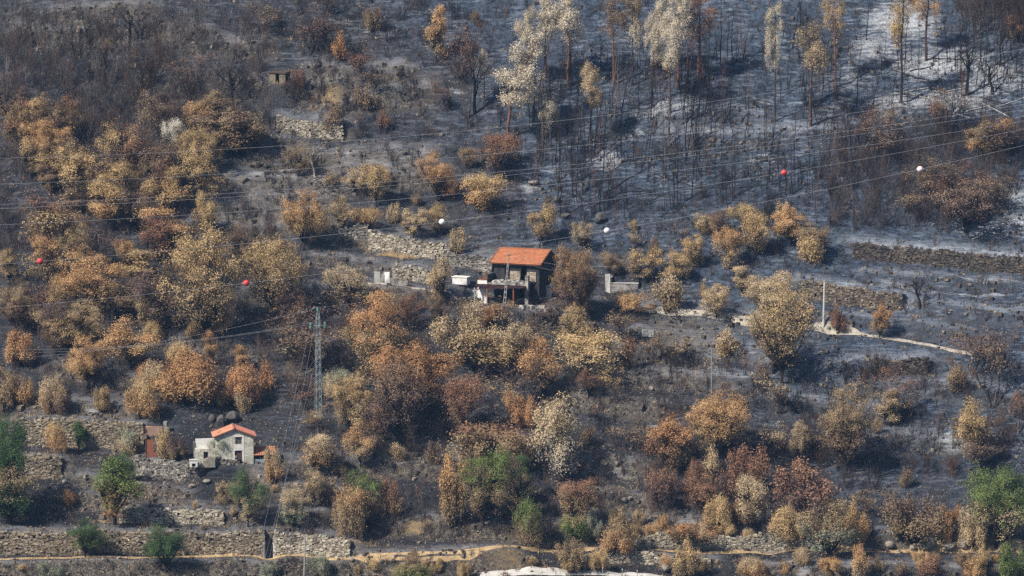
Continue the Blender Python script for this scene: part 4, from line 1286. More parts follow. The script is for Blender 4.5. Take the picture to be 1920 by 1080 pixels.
# ------------------------------------------------------------------ ground cover: blades, litter, loose stones, straw
def scatter(rng, n, dens):
    x = rng.uniform(-72, 72, n * 3); y = rng.uniform(-78, 66, n * 3)
    k = rng.random(n * 3) < dens(x, y)
    return x[k][:n], y[k][:n]
def field(F):
    def f(x, y):
        i = np.clip(np.searchsorted(gx, x) - 1, 0, nx_ - 1); j = np.clip(np.searchsorted(gy, y) - 1, 0, ny_ - 1)
        return F[j, i]
    return f
fw, fa, fb, fd = field(warm), field(ash), field(bank), field(dry)
def chips(name, label, n, dens, lo, hi, cols, tilt, seed, zoff=.03, aspect=.6):
    rng = np.random.default_rng(seed); x, y = scatter(rng, n, dens); n = len(x)
    s = rng.uniform(lo, hi, n)[:, None]; a = rng.uniform(0, 6.28, n)
    P = np.stack([x, y, gz(x, y) + zoff], 1)
    N = nrm(np.stack([rng.normal(0, tilt, n), -.45 + rng.normal(0, tilt, n), np.ones(n)], 1))
    A = nrm(np.cross(N, np.stack([np.cos(a), np.sin(a), 0 * a], 1))); B = np.cross(N, A)
    V = np.stack([P - A * s, P - B * s * aspect, P + A * s, P + B * s * aspect], 1).reshape(-1, 3)
    c = np.array(cols)[rng.integers(len(cols), size=n)] * rng.uniform(.7, 1.3, n)[:, None]
    o = MB().add(V, Q=np.arange(4 * n).reshape(n, 4), C=np.repeat(np.clip(c, 0, .85), 4, axis=0)).build(name, M['litter'])
    return tag(o, label, None, None, 'stuff')
chips('leaf_litter', 'scatter of fallen scorched leaves and ash flakes over the ground', 52000, lambda x, y: (.25 + .75 * vnoise(x / 4, y / 4, 44) ** 2) * (.22 + .78 * fw(x, y)), .04, .12,
      [(.22,.16,.10), (.16,.10,.06), (.30,.27,.23), (.10,.085,.07), (.22,.23,.24), (.03,.03,.03)], .5, 301)
chips('charcoal_debris', 'charred twigs and charcoal strewn over the slope', 42000, lambda x, y: .35 + .6 * vnoise(x / 3, y / 3, 45), .06, .22, [(.012,.012,.013), (.02,.02,.022), (.035,.03,.03)], .6, 302, .04, .25)

def blades(name, label, n, dens, h, wd, cols, seed, per=6, spr=.25, lean=.35):
    rng = np.random.default_rng(seed); x, y = scatter(rng, n, dens); n = len(x)
    idx = np.repeat(np.arange(n), per); m = len(idx)
    bx = x[idx] + rng.normal(0, spr, m); by = y[idx] + rng.normal(0, spr, m)
    hh = rng.uniform(h[0], h[1], m) * np.repeat(rng.uniform(.6, 1.3, n), per); a = rng.uniform(0, 6.28, m); l = rng.normal(0, lean, (m, 2)) * hh[:, None]
    z = gz(bx, by) - .03
    dx = np.cos(a) * wd; dy = np.sin(a) * wd * .3
    V = np.stack([np.stack([bx - dx, by - dy, z], 1), np.stack([bx + dx, by + dy, z], 1), np.stack([bx + l[:, 0], by + l[:, 1], z + hh], 1)], 1).reshape(-1, 3)
    c = np.array(cols)[rng.integers(len(cols), size=n)][idx] * rng.uniform(.7, 1.3, m)[:, None]
    o = MB().add(V, T=np.arange(3 * m).reshape(m, 3), C=np.repeat(np.clip(c, 0, .85), 3, axis=0)).build(name, M['litter'])
    return tag(o, label, None, None, 'stuff')
blades('charred_scrub', 'short charred scrub stalks over the whole slope', 9000, lambda x, y: .15 + .8 * sstep(.4, .7, fbm(x / 6, y / 6, 46, 2)) * (1 - .6 * fa(x, y)), (.25, 1.1), .022, BR + CH + [(.13,.10,.085)], 303, 7)
blades('dry_grass', 'tufts of straw-coloured dry grass along banks and paths', 5200, lambda x, y: np.clip(fd(x, y) * 1.0 + fb(x, y) * fw(x, y) * .22, 0, 1), (.15, .55), .035, [(.42,.31,.16), (.34,.23,.11), (.26,.17,.09), (.48,.38,.23)], 304, 8, .22)

def leafy(name, label, n, dens, cols, seed, hh=(.2, .9), per=16, size=.15):
    rng = np.random.default_rng(seed); x, y = scatter(rng, n, dens); n = len(x); h = rng.uniform(*hh, n)
    idx = np.repeat(np.arange(n), per); m = len(idx); u = rng.normal(0, 1, (m, 3)); u[:, 2] = np.abs(u[:, 2]); r = rng.uniform(.5, 1, m)[:, None]
    P = np.stack([x, y, gz(x, y) - .05], 1)[idx] + nrm(u) * r * np.stack([h * .8, h * .8, h], 1)[idx]
    N = nrm(nrm(u) + rng.normal(0, .6, (m, 3))); A = nrm(np.cross(N, rng.normal(0, 1, (m, 3)))); B = np.cross(N, A); s = (size * rng.uniform(.6, 1.3, m))[:, None]
    V = np.stack([P - A * s, P - B * s * .5, P + A * s, P + B * s * .5], 1).reshape(-1, 3)
    c = np.array(cols)[rng.integers(len(cols), size=n)][idx] * rng.uniform(.65, 1.3, m)[:, None]
    tag(MB().add(V, Q=np.arange(4 * m).reshape(m, 4), C=np.repeat(np.clip(c, 0, .85), 4, axis=0)).build(name, M['litter']), label, None, None, 'stuff')
leafy('scorched_ground_cover', 'low scorched leafy scrub covering banks and the ground under trees', 3000, lambda x, y: np.clip(.05 + fw(x, y) * sstep(.45, .68, fbm(x / 5, y / 5, 48, 2)) * .8 + fb(x, y) * .35, 0, 1) * (1 - .8 * fa(x, y)),
      [(.28,.21,.14), (.36,.27,.165), (.21,.145,.10), (.14,.105,.085), (.40,.31,.20), (.33,.19,.10), (.10,.08,.07)], 306, (.2, .8), 15, .11)

def rock_mesh(name, seed, sub=2, rough=.28):
    import bmesh
    bm = bmesh.new(); bmesh.ops.create_icosphere(bm, subdivisions=sub, radius=1.0); rng = np.random.default_rng(seed)
    pl = nrm(rng.normal(0, 1, (7, 3))); off = rng.uniform(.55, .9, 7)
    for v in bm.verts:
        p = np.array(v.co)
        for n_, o_ in zip(pl, off):
            e = p @ n_ - o_
            if e > 0: p = p - n_ * e * .85
        p *= 1 + rng.uniform(-rough, rough) * .18
        v.co = p
    me = bpy.data.meshes.new(name); bm.to_mesh(me); bm.free()
    return me
ROCKS = [rock_mesh('rock', 800 + i) for i in range(5)]
for r_ in ROCKS:
    at = r_.attributes.new('tint', 'FLOAT_COLOR', 'POINT'); at.data.foreach_set('color', np.tile((.30, .27, .23, 1), (len(r_.vertices), 1)).astype(np.float32).ravel()); r_.materials.append(M['rock'])
ROCKS_D = []
for r_ in ROCKS[:3]:
    q = r_.copy(); q.attributes['tint'].data.foreach_set('color', np.tile((.12, .112, .105, 1), (len(q.vertices), 1)).astype(np.float32).ravel()); ROCKS_D.append(q)
sm = MB(); rngr = np.random.default_rng(305)
x, y = scatter(rngr, 6500, lambda x, y: np.clip(fb(x, y) * .95 + .04 + .5 * sstep(.62, .75, fbm(x / 5, y / 5, 47, 2)), 0, 1))
zz = gz(x, y)
for i in range(len(x)):
    s = rngr.uniform(.08, .27) * (1.7 if rngr.random() < .08 else 1); c = np.array([(.26,.22,.17), (.17,.145,.12), (.28,.25,.21), (.085,.075,.07), (.12,.10,.085)][rngr.integers(5)]) * rngr.uniform(.7, 1.2)
    sm.box((x[i] - s, y[i] - s * .8, zz[i] - s * .5), (x[i] + s, y[i] + s * .8, zz[i] + s * .9), s * .3, rngr, c, rngr.uniform(0, 3))
tag(sm.build('loose_stones', M['stone']), 'loose stones strewn along the terrace banks', None, None, 'stuff')

BOULD = [(1126,416,24,20,1,'big dark boulder on the slope above the roofless ruin'), (1062,408,18,10,1,'flat dark boulder left of the big dark boulder'), (1078,424,12,9,1,'small round dark boulder by the leafy tree above the farmhouse'),
 (1043,378,14,12,1,'dark boulder at the top of the slope above the farmhouse'), (1740,1030,26,24,0,'largest pale boulder under the path-side bushes'), (1712,1030,14,10,0,'small pale rock left of the largest pale boulder'),
 (1782,1030,20,14,0,'low pale rock right of the largest pale boulder'), (1668,1026,16,12,0,'pale rock below the brown bush'), (1806,1026,16,18,0,'pale rock under the pale tan bush'),
 (436,790,22,20,1,'dark boulder behind the white cottage roof'), (415,798,16,22,1,'dark boulder beside the cottage left eave'), (398,790,12,14,1,'small dark boulder up-slope of the cottage'),
 (121,907,9,8,0,'pale rock beside the short dry-stone wall'), (110,909,6,5,0,'little pale rock left of its larger neighbour'), (360,914,12,7,0,'pale rock in rubble below the cottage'), (338,902,10,6,0,'flat pale stone on the rubble bank'), (388,905,13,7,0,'pale rock right of the cottage rubble'),
 (1248,1070,16,13,0,'pale rounded boulder below the rubble wall'), (1170,940,10,9,0,'pale rock on the bank below the cream tree'), (1182,937,8,7,0,'small pale rock beside the bank rock'), (1222,731,9,8,0,'round pale rock above the ash strip, mid right'),
 (660,1052,8,7,0,'pale rock by the footpath'), (757,1062,9,8,0,'grey rock under the path'), (1000,345,20,9,0,'pale slab at the edge of the ash slope'), (1685,1034,6,4,0,'pale stone on the charred flat'), (1850,1050,9,7,0,'grey stone near the right green bush')]
g = ground([b[0] for b in BOULD], [b[1] for b in BOULD])
for i, (b, p) in enumerate(zip(BOULD, g)):
    me = (ROCKS_D if b[4] else ROCKS)[i % (3 if b[4] else 5)]
    sx = b[2] / 14.5 / 2 * 1.15; szz = b[3] / 14.5 * .62
    o = put('boulder', me, None, p + np.array([0, 0, szz * .55]), i * 1.3, (sx, sx, szz)); tag(o, b[5], 'boulder', 'boulders on the slope')

# fallen stems on the ash
rngf = np.random.default_rng(41); g = []
pts = np.concatenate([sample(rngf, [(1640,100),(1900,120),(1910,220),(1720,215)], 20, 6), sample(rngf, [(1000,300),(1400,260),(1420,380),(1040,400)], 9, 8), sample(rngf, [(1820,350),(1915,350),(1915,440),(1840,450)], 6, 6)])
for i, q in enumerate(ground(pts[:, 0], pts[:, 1])):
    l = rngf.uniform(1.2, 3.4); a = rngf.choice([.3, 2.6, 2.9, .1]) + rngf.normal(0, .25)
    s = np.linspace(-l, l, 6); X = q[0] + s * math.cos(a); Y = q[1] + s * math.sin(a)
    mb = MB().tube(np.stack([X, Y, gz(X, Y) + .1], 1), np.linspace(.10, .05, 6), 5, C=(1, 1, 1)); 
    pale = i < 14 or i > 28
    o = mb.build('fallen_log', M['bark']); o.color = (.42, .41, .39, 1) if pale else (.05, .045, .045, 1)
    tag(o, ('bleached fallen stem lying on the white ash, top right' if i < 14 else 'dark fallen stem lying on the white ash, top right') if i < 20 else ('dark fallen stem on the slope below the cream eucalypts' if i < 29 else 'bleached fallen stem on the ash at the right edge'), 'fallen stem', 'fallen stems on the ash')
# ------------------------------------------------------------------ farmhouse
def tiled_slope(a, b, c, d, nrow, ncol, C=(1, 1, 1), amp=.055, seed=1):
    """rows of barrel tiles between eave a->b and ridge d->c (corners: a eave left, b eave right, c ridge right, d ridge left)"""
    a, b, c, d = (np.array(v, float) for v in (a, b, c, d)); rng = np.random.default_rng(seed)
    nn = nrm(np.cross(b - a, d - a)); V = []; Q = []; Cc = []; m = ncol * 4 + 1
    for r in range(nrow):
        v0, v1 = r / nrow, (r + 1) / nrow + .02
        base = len(V)
        tone = rng.uniform(.82, 1.12, ncol + 1)
        for v, lift in ((v0, .05), (v1, .0)):
            for i in range(m):
                u = i / (m - 1); L = a + (d - a) * v; R = b + (c - b) * v
                k = abs(math.sin(u * ncol * math.pi)); p = L + (R - L) * u + nn * (k * amp + lift)
                V.append(p); Cc.append(np.array(C) * tone[int(u * ncol)])
        for i in range(m - 1): Q.append([base + i, base + i + 1, base + m + i + 1, base + m + i])
    return np.array(V), np.array(Q), np.clip(np.array(Cc), 0, 1.2)

AF = math.radians(-23)
fp = ground([1011], [569])[0]; fz = FARM[2]
W = 6.3; DP = 5.7; EV = 5.3; RG = EV + 1.3
# facade right corner sits at fp; local x=0 is the facade's left corner
ux = np.array([math.cos(AF), math.sin(AF), 0])
farm = empty('farmhouse', np.array([fp[0], fp[1], fz]) - ux * W, AF)
tag(farm, 'burnt-out two-storey farmhouse with bright orange tiled roof', 'house')
rngh = np.random.default_rng(8)
w = MB(); T_ = .4
# front wall with openings (door upstairs 3.75-4.5, window 1.55-2.2, ground floor doors)
ups = [(1.5, 2.2, 3.35, 4.45), (3.75, 4.55, 2.75, 4.7)]; low = [(.9, 1.9, 0, 2.1), (3.3, 4.3, 0, 2.1)]
def wall_with_holes(mb, x0, x1, z0, z1, holes, y0, y1, C):
    xs = sorted({x0, x1, *[h[0] for h in holes], *[h[1] for h in holes]}); 
    for a, b in zip(xs[:-1], xs[1:]):
        hs = sorted([h for h in holes if h[0] <= a + 1e-6 and h[1] >= b - 1e-6], key=lambda h: h[2]); z = z0
        for h in hs:
            if h[2] > z + .01: mb.box((a, y0, z), (b, y1, h[2]), C=C)
            z = h[3]
        if z1 > z + .01: mb.box((a, y0, z), (b, y1, z1), C=C)
wall_with_holes(w, 0, W, -.5, EV, ups + low, 0, T_, (1, 1, 1))
w.build('front_wall', M['soot'], farm)
w = MB(); w.box((W - T_, T_, -.5), (W, DP, EV)); w.prism([(0, 0), (0, 0)], 0, 0) if False else None
w.build('gable_wall', M['soot'], farm)  # black wall colour paints the shade on this gable
w = MB(); w.box((0, T_, -.5), (T_, DP, EV)); w.build('gable_wall', M['soot'], farm)
w = MB(); w.box((T_, DP - T_, -.5), (W - T_, DP, EV)); w.build('back_wall', M['soot'], farm)
for gxp in (.02, W - .3):
    w = MB(); V = [[gxp, 0.02, EV], [gxp, DP - .02, EV], [gxp, DP / 2, RG - .12]]; V += [[v[0] + .28, v[1], v[2]] for v in V]
    w.add(V, Q=[[0, 3, 5, 2], [1, 2, 5, 4], [0, 1, 4, 3]], T=[[0, 2, 1], [3, 4, 5]]); w.build('gable_top', M['soot'], farm)
w = MB(); w.box((T_, T_, 2.5), (W - T_, DP - T_, 2.62)); w.box((T_, T_, -.02), (W - T_, DP - T_, .02)); w.build('floor_slab', M['dark'], farm)
# pale lit stone on the upper storey; dark band left above paints eave shade
for x0, x1, z0, z1 in ((2.25, 3.7, 2.78, 4.12), (4.62, 5.9, 2.78, 4.05)):
    pn = MB(); z = z0
    while z < z1 - .1:
        h = rngh.uniform(.22, .3); x = x0
        while x < x1 - .1:
            l = min(rngh.uniform(.3, .6), x1 - x); c = np.array([(.42,.36,.27), (.33,.28,.21), (.50,.44,.34)][rngh.integers(3)]) * rngh.uniform(.8, 1.1)
            pn.box((x + .01, -.07 - rngh.uniform(0, .04), z + .01), (x + l - .01, .02, min(z + h, z1) - .01), .012, rngh, c); x += l
        z += h
    tag(pn.build('stone_facing', M['farm_stone'], farm), 'pale stonework between sooty openings, ending where eave shade is painted', kind='stuff')
# roof
ov = .45; e0 = -.5; sl = (RG - EV) / (DP / 2)
ro = MB(); V = [[-ov, e0, EV + sl * e0 - .02], [W + ov, e0, EV + sl * e0 - .02], [W + ov, DP / 2, RG - .02], [-ov, DP / 2, RG - .02], [W + ov, DP - e0, EV + sl * e0 - .02], [-ov, DP - e0, EV + sl * e0 - .02]]
V2 = [[a, b, c - .1] for a, b, c in V]
ro.add(V + V2, Q=[[0, 1, 2, 3], [3, 2, 4, 5], [6, 9, 8, 7], [9, 11, 10, 8], [0, 6, 7, 1], [1, 7, 8, 2], [2, 8, 10, 4], [4, 10, 11, 5], [5, 11, 9, 3], [3, 9, 6, 0]])
roof = ro.build('roof', M['tile'], farm)
a_ = [-ov, e0 - .06, EV + sl * e0 - .04]; b_ = [W + ov, e0 - .06, EV + sl * e0 - .04]
tl = MB(); v, q, c = tiled_slope(a_, b_, [W + ov, DP / 2, RG], [-ov, DP / 2, RG], 12, 30, seed=2); tl.add(v, Q=q, C=c)
v, q, c = tiled_slope([W + ov, DP - e0 + .06, EV + sl * e0 - .04], [-ov, DP - e0 + .06, EV + sl * e0 - .04], [-ov, DP / 2, RG], [W + ov, DP / 2, RG], 12, 30, seed=3); tl.add(v, Q=q, C=c)
tag(tl.build('tiles', M['tile'], roof), kind='stuff')
rc = MB().tube([[-ov - .05, DP / 2, RG + .02], [W / 2, DP / 2, RG + .05], [W + ov + .05, DP / 2, RG + .02]], .13, 8); rc.build('ridge_cap', M['tile'], roof)
for xx in (-ov + .05, W + ov - .05):
    MB().tube([[xx, e0, EV + sl * e0 + .05], [xx, DP / 2, RG + .06]], .10, 6).build('verge_tile', M['tile'], roof)
# balcony deck, parapet, white pier, pillar
DK = 2.35
MB().box((0, -DK, 2.5), (5.3, -.002, 2.72)).build('balcony_deck', M['plaster_dirty'], farm)
MB().box((-.02, -DK + .02, 2.724), (.14, -.004, 3.72)).build('balcony_parapet', M['soot'], farm)  # dark colour paints the shade on its inner face
MB().box((-1.3, -DK - .01, -.5), (-.003, -DK + .22, 2.95)).build('white_wall', M['plaster'], farm)
w = MB(); w.box((-1.28, -DK + .02, 2.953), (-.02, -DK + .9, 3.05)); w.box((-.5, -DK + .03, 3.06), (-.05, -DK + .5, 3.7), .05, rngh); w.build('broken_tile_coping', M['tile_old'], farm)
MB().box((5.303, -DK, -.5), (5.75, -DK + .45, 3.85), .02, rngh).build('stone_pillar', M['plaster_dirty'], farm)
MB().box((.3, -.6, -.5), (.6, -.3, 2.5)).build('porch_inner_wall', M['soot'], farm)
rb = MB()
for i in range(120):
    x = rngh.uniform(.6, 5.2); y = rngh.uniform(-DK + .05, -.3); s = rngh.uniform(.06, .2); k = rngh.uniform(.25, .6)
    rb.box((x - s, y - s, 2.72), (x + s, y + s, 2.72 + s * 1.3), s * .3, rngh, (k, k * .97, k * .92), rngh.uniform(0, 3))
tag(rb.build('rubble', M['stone'], farm), 'pale rubble heaped on the balcony', kind='stuff')
# rusty corrugated awning
aw = MB(); m = 67; xs = np.linspace(-1.35, 5.5, m); zz_ = .045 * np.where(np.arange(m) % 2, 1, -1)
sag = lambda t, u: -.12 * math.sin(math.pi * u) * t + .05 * math.sin(u * 9)
V = []
for t in (0, .5, 1):
    for i in range(m): V.append([xs[i], -DK - .02 - 1.25 * t, 2.46 - .16 * t + zz_[i] + sag(t, i / (m - 1)) + .06 * math.sin(i * .8) * t])
V = np.array(V); Q = [[r * m + i, r * m + i + 1, (r + 1) * m + i + 1, (r + 1) * m + i] for r in range(2) for i in range(m - 1)]
nV = len(V); V2 = V - [0, 0, .02]; Q2 = [[nV + a for a in q[::-1]] for q in Q]
aw.add(np.concatenate([V, V2]), Q=Q + Q2); aw.build('corrugated_awning', M['rust'], farm)
for px_, mt in ((-1.2, 'concrete'), (.55, 'rust_post'), (4.2, 'rust_post')):
    MB().tube([[px_, -DK - 1.15, -.6], [px_, -DK - 1.15, 2.1]], .09, 6).build('awning_post', M[mt], farm)
MB().tube([[-1.2, -DK - 1.15, 1.5], [-.5, -DK - .5, 2.25]], .05, 5).build('awning_brace', M['wood'], farm)
# yard things around it
def at_farm(lx, ly, lz=0.0):
    c, s = math.cos(AF), math.sin(AF); o = np.array(farm.location); return np.array([o[0] + lx * c - ly * s, o[1] + lx * s + ly * c, fz + lz])
gp = ground([1028], [565])[0]; gpil = empty('gate_pillar', [gp[0], gp[1], gp[2] - .2], AF)
MB().box((-.32, -.3, -.4), (.32, .3, 2.05), .02, rngh).build('shaft', M['plaster'], gpil); MB().box((-.85, -.5, 2.053), (.75, .6, 2.3), .03, rngh).build('cap_slab', M['concrete_light'], gpil)
tag(gpil, 'white plastered gate pillar with stone slab right of the farmhouse', 'pillar')
gp = ground([864], [548])[0]; tk = empty('water_tank', [gp[0], gp[1] + 1.5, gp[2]], AF)
MB().box((-1.0, -.5, .9), (1.05, .6, 1.8), .03, rngh).build('tank_body', M['white_tank'], tk); MB().box((-1.1, -.6, 1.802), (1.15, .7, 1.9)).build('tank_lid', M['plaster'], tk); MB().box((-.9, -.4, -.6), (.9, .5, .898)).build('tank_base', M['dark'], tk)
tag(tk, 'white rendered water tank on a dark base left of the farmhouse', 'tank')
gp = ground([880], [556])[0]; stp = empty('yard_steps', [gp[0], gp[1], gp[2] - .1], AF)
for i in range(4): MB().box((-.95 + i * .06, i * .38, -.3), (.95 - i * .04, i * .38 + .39, .1 + i * .24), .015, rngh).build('step', M['concrete_light'], stp)
tag(stp, 'pale concrete steps beside the white porch wall', 'steps')
gp = ground([1010], [580])[0]; MBs = MB(); 
for i in range(34):
    x = rngh.uniform(-3.2, 4.4); s = rngh.uniform(.12, .34); k = rngh.uniform(.3, .58); yy = gp[1] + rngh.uniform(-.2, .7); zc = float(gz([gp[0] + x], [yy])[0])
    MBs.box((gp[0] + x - s, yy - s, zc - .1), (gp[0] + x + s, yy + s, zc + s), s * .25, rngh, (k, k * .97, k * .9), rngh.uniform(0, 3))
tag(MBs.build('yard_rubble', M['stone']), 'pale rubble strewn along the farmhouse yard edge', None, None, 'stuff')

# roofless ruin right of the farmhouse
gp = ground([1140], [548])[0]; ru = empty('roofless_ruin', gp - np.array([0, 0, .4]), math.radians(-6))
MB().box((0, 0, 0), (3.9, .45, 1.55), .03, rngh).build('front_wall', M['plaster_dirty'], ru)
MB().box((-.35, -.05, 0), (.3, .6, 2.75), .05, rngh).build('corner_pier', M['concrete_light'], ru)
MB().box((0, .46, 0), (.4, 3.6, 2.2), .05, rngh).build('side_wall', M['plaster_dirty'], ru)
MB().box((3.45, .46, 0), (3.9, 3.6, 1.9), .05, rngh).build('side_wall', M['soot'], ru)
MB().box((.1, -.08, 1.553), (3.95, .5, 1.66), .03, rngh).build('wall_coping', M['concrete_light'], ru)
tag(ru, 'roofless stone ruin with pale corner pier right of the farmhouse', 'ruin')
# whitewashed ruin left of the farmhouse
gp = ground([702], [530])[0]; ru = empty('whitewashed_ruin', gp - np.array([0, 0, .3]), math.radians(-8))

for x0, x1, z1, mt in ((0, .7, 1.7, 'concrete'), (.72, 1.3, 1.3, 'plaster_dirty'), (1.32, 2.0, 1.6, 'white_tank'), (2.02, 3.0, .9, 'plaster_dirty'), (3.02, 4.3, .6, 'plaster_dirty')):
    MB().box((x0, rngh.uniform(0, .15), 0), (x1, .5, z1), .1, rngh).build('wall_stub', M[mt], ru)
MB().box((.9, .62, 0), (1.3, 2.6, 1.4), .1, rngh).build('cross_wall', M['plaster_dirty'], ru)
tag(ru, 'collapsed whitewashed ruin on the terrace left of the farmhouse', 'ruin')
# concrete trough
gp = ground([1216], [629])[0]; tr_ = empty('concrete_trough', gp - np.array([0, 0, .15]), math.radians(-10))
MB().box((-.8, -.4, 0), (-.1, .4, .85), .03, rngh).build('block', M['concrete'], tr_); MB().box((-.05, -.4, 0), (.75, .4, .8), .03, rngh).build('block', M['concrete'], tr_); MB().box((.78, -.35, 0), (1.3, .4, .7), .03, rngh).build('block', M['plaster_dirty'], tr_)
tag(tr_, 'small grey concrete trough below the half-burnt oak', 'trough')

# ------------------------------------------------------------------ cottage
M['stone_step'] = simple('worn_step_stone', (.30, .27, .22), (.18, .16, .13), 3)
AC = math.radians(7); cp = ground([440], [870])[0]; cz = COTT[2]
cot = empty('cottage', [cp[0], cp[1], cz], AC); CW, CD, CE, CA = 4.55, 3.3, 3.45, 4.32
tag(cot, 'small white stone cottage with orange tiled gable roof', 'house')
door = (.02, .92, 0, 1.62); win = (.1, .9, 2.38, 3.28)
w = MB(); wall_with_holes(w, -CW / 2, CW / 2, -.4, CE, [door, win], 0, .4, (1, 1, 1))
V = [[-CW / 2, 0, CE], [CW / 2, 0, CE], [0, 0, CA - .08]]; V += [[a, .4, c] for a, b, c in V]
w.add(V, Q=[[0, 1, 4, 3], [1, 2, 5, 4], [2, 0, 3, 5]], T=[[0, 1, 2], [3, 5, 4]]); w.build('front_wall', M['cottage'], cot)
MB().box((-CW / 2, .402, -.4), (-CW / 2 + .35, CD, CE)).build('side_wall', M['plaster'], cot)
MB().box((CW / 2 - .35, .402, -.4), (CW / 2, CD, CE)).build('side_wall', M['cottage'], cot)
w = MB(); w.box((-CW / 2 + .36, CD - .35, -.4), (CW / 2 - .36, CD, CE)); V = [[-CW / 2, CD - .3, CE], [CW / 2, CD - .3, CE], [0, CD - .3, CA - .08]]; w.add(V, T=[[0, 2, 1]]); w.build('back_wall', M['cottage'], cot)
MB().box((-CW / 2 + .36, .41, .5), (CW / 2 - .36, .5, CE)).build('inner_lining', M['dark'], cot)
MB().box((.03, .12, 0), (.91, .18, 1.6)).build('door', M['wood'], cot)
wd = MB().box((.12, .22, 2.4), (.88, .26, 3.26)).build('window', M['dark'], cot)
gr = MB()
for i in range(5): gr.box((.1 + i * .19, .10, 2.38), (.135 + i * .19, .13, 3.28))
for i in range(5): gr.box((.1, .131, 2.42 + i * .2), (.9, .155, 2.45 + i * .2))
gr.build('grille', M['concrete'], wd)
# smooth lintel and jamb band round the openings
for lo, hi in (((.93, -.03, 0), (1.14, .05, 3.32)), ((-.1, -.025, 1.63), (.925, .05, 1.86)), ((.0, -.02, 1.87), (.925, .05, 2.37)), ((-.1, -.028, 3.29), (1.14, .05, 3.5)), ((-.12, -.03, 0), (.01, .05, 1.62))):
    MB().box(lo, hi).build('stone_surround', M['plaster'], cot)
MB().box((-.2, -.5, -.3), (1.1, -.03, .06), .02, rngh).build('doorstep', M['concrete_light'], cot)
ro = MB(); o_ = .3; k = (CA - CE) / (CW / 2)
V = [[-CW / 2 - o_, -.25, CE - k * o_], [0, -.25, CA], [CW / 2 + o_, -.25, CE - k * o_]]; V += [[a, CD + .2, c] for a, b, c in V]; V += [[a, b, c - .09] for a, b, c in V]
ro.add(V, Q=[[0, 3, 4, 1], [1, 4, 5, 2], [6, 7, 10, 9], [7, 8, 11, 10], [0, 1, 7, 6], [1, 2, 8, 7], [0, 6, 9, 3], [2, 5, 11, 8], [3, 9, 10, 4], [4, 10, 11, 5]])
roof = ro.build('roof', M['tile_faded'], cot); tl = MB()
v, q, c = tiled_slope([-CW / 2 - o_ - .05, CD + .2, CE - k * o_], [-CW / 2 - o_ - .05, -.25, CE - k * o_], [0, -.25, CA + .02], [0, CD + .2, CA + .02], 9, 20, seed=5); tl.add(v, Q=q, C=c)
v, q, c = tiled_slope([CW / 2 + o_ + .05, -.25, CE - k * o_], [CW / 2 + o_ + .05, CD + .2, CE - k * o_], [0, CD + .2, CA + .02], [0, -.25, CA + .02], 9, 20, C=(.95, .8, .9), seed=6); tl.add(v, Q=q, C=c)  # darker, pinker tint paints this slope as the shaded side
tag(tl.build('tiles', M['tile_faded'], roof), kind='stuff'); MB().tube([[0, -.3, CA + .05], [0, CD + .25, CA + .05]], .12, 8).build('ridge_cap', M['tile_faded'], roof)
def at_cot(lx, ly, lz=0.0):
    c, s = math.cos(AC), math.sin(AC); return np.array([cp[0] + lx * c - ly * s, cp[1] + lx * s + ly * c, cz + lz])
tw = empty('terrace_wall', at_cot(-CW / 2 - .01, 1.2), AC); MB().box((-2.35, 0, -.3), (-.02, .35, 2.95), .02, rngh).build('wall', M['plaster'], tw); MB().box((-2.4, -.9, -.3), (-.02, -.003, 1.85), .03, rngh).build('landing', M['cottage'], tw)
MB().box((-1.45, -.93, .75), (-.95, -.85, 1.5)).build('alcove', M['dark'], tw); MB().box((-2.6, -.1, -.3), (-2.37, .3, 2.6), .06, rngh).build('end_pier', M['plaster_dirty'], tw)
tag(tw, 'white terrace wall joined to the left of the cottage', 'wall', None, 'thing')
cs = empty('stone_steps', at_cot(-CW / 2 - .1, -.1), AC)
for i in range(5): MB().box((-2.0 + i * .28, -1.0 + i * .02, -.2), (-.05, -.05, .12 + i * .24), .02, rngh).build('step', M['stone_step'], cs)
tag(cs, 'worn stone steps climbing beside the cottage', 'steps')
ovn = empty('bread_oven', at_cot(-CW / 2 - 2.75, -1.2, -.05), AC)
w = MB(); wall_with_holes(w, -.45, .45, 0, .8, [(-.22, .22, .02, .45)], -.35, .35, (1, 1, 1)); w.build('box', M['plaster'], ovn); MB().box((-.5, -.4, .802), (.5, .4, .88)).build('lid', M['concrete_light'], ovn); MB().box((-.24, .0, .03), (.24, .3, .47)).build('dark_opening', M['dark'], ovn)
tag(ovn, 'small white box with a dark arched opening left of the cottage', 'oven')
lt = empty('lean_to', at_cot(CW / 2 + .02, .3), AC)
MB().box((.05, .5, -.4), (2.3, .9, 1.0)).build('wall', M['dark'], lt); MB().box((.05, -.15, -.4), (2.1, .1, .5), .02, rngh).build('trough_wall', M['blue'], lt)
tl = MB(); v, q, c = tiled_slope([.0, -.35, .95], [2.75, -.35, .95], [2.75, 1.5, 1.75], [0, 1.5, 1.75], 5, 11, seed=7, amp=.09); tl.add(v, Q=q, C=c); v2 = v - [0, 0, .05]; tl.add(v2, Q=q[:, ::-1], C=c)
tl.build('tiled_roof', M['tile_old'], lt); MB().box((2.1, -.3, -.4), (2.3, .0, .95)).build('post', M['rust_post'], lt)
tag(lt, 'low lean-to with faded barrel tiles right of the cottage', 'lean-to')
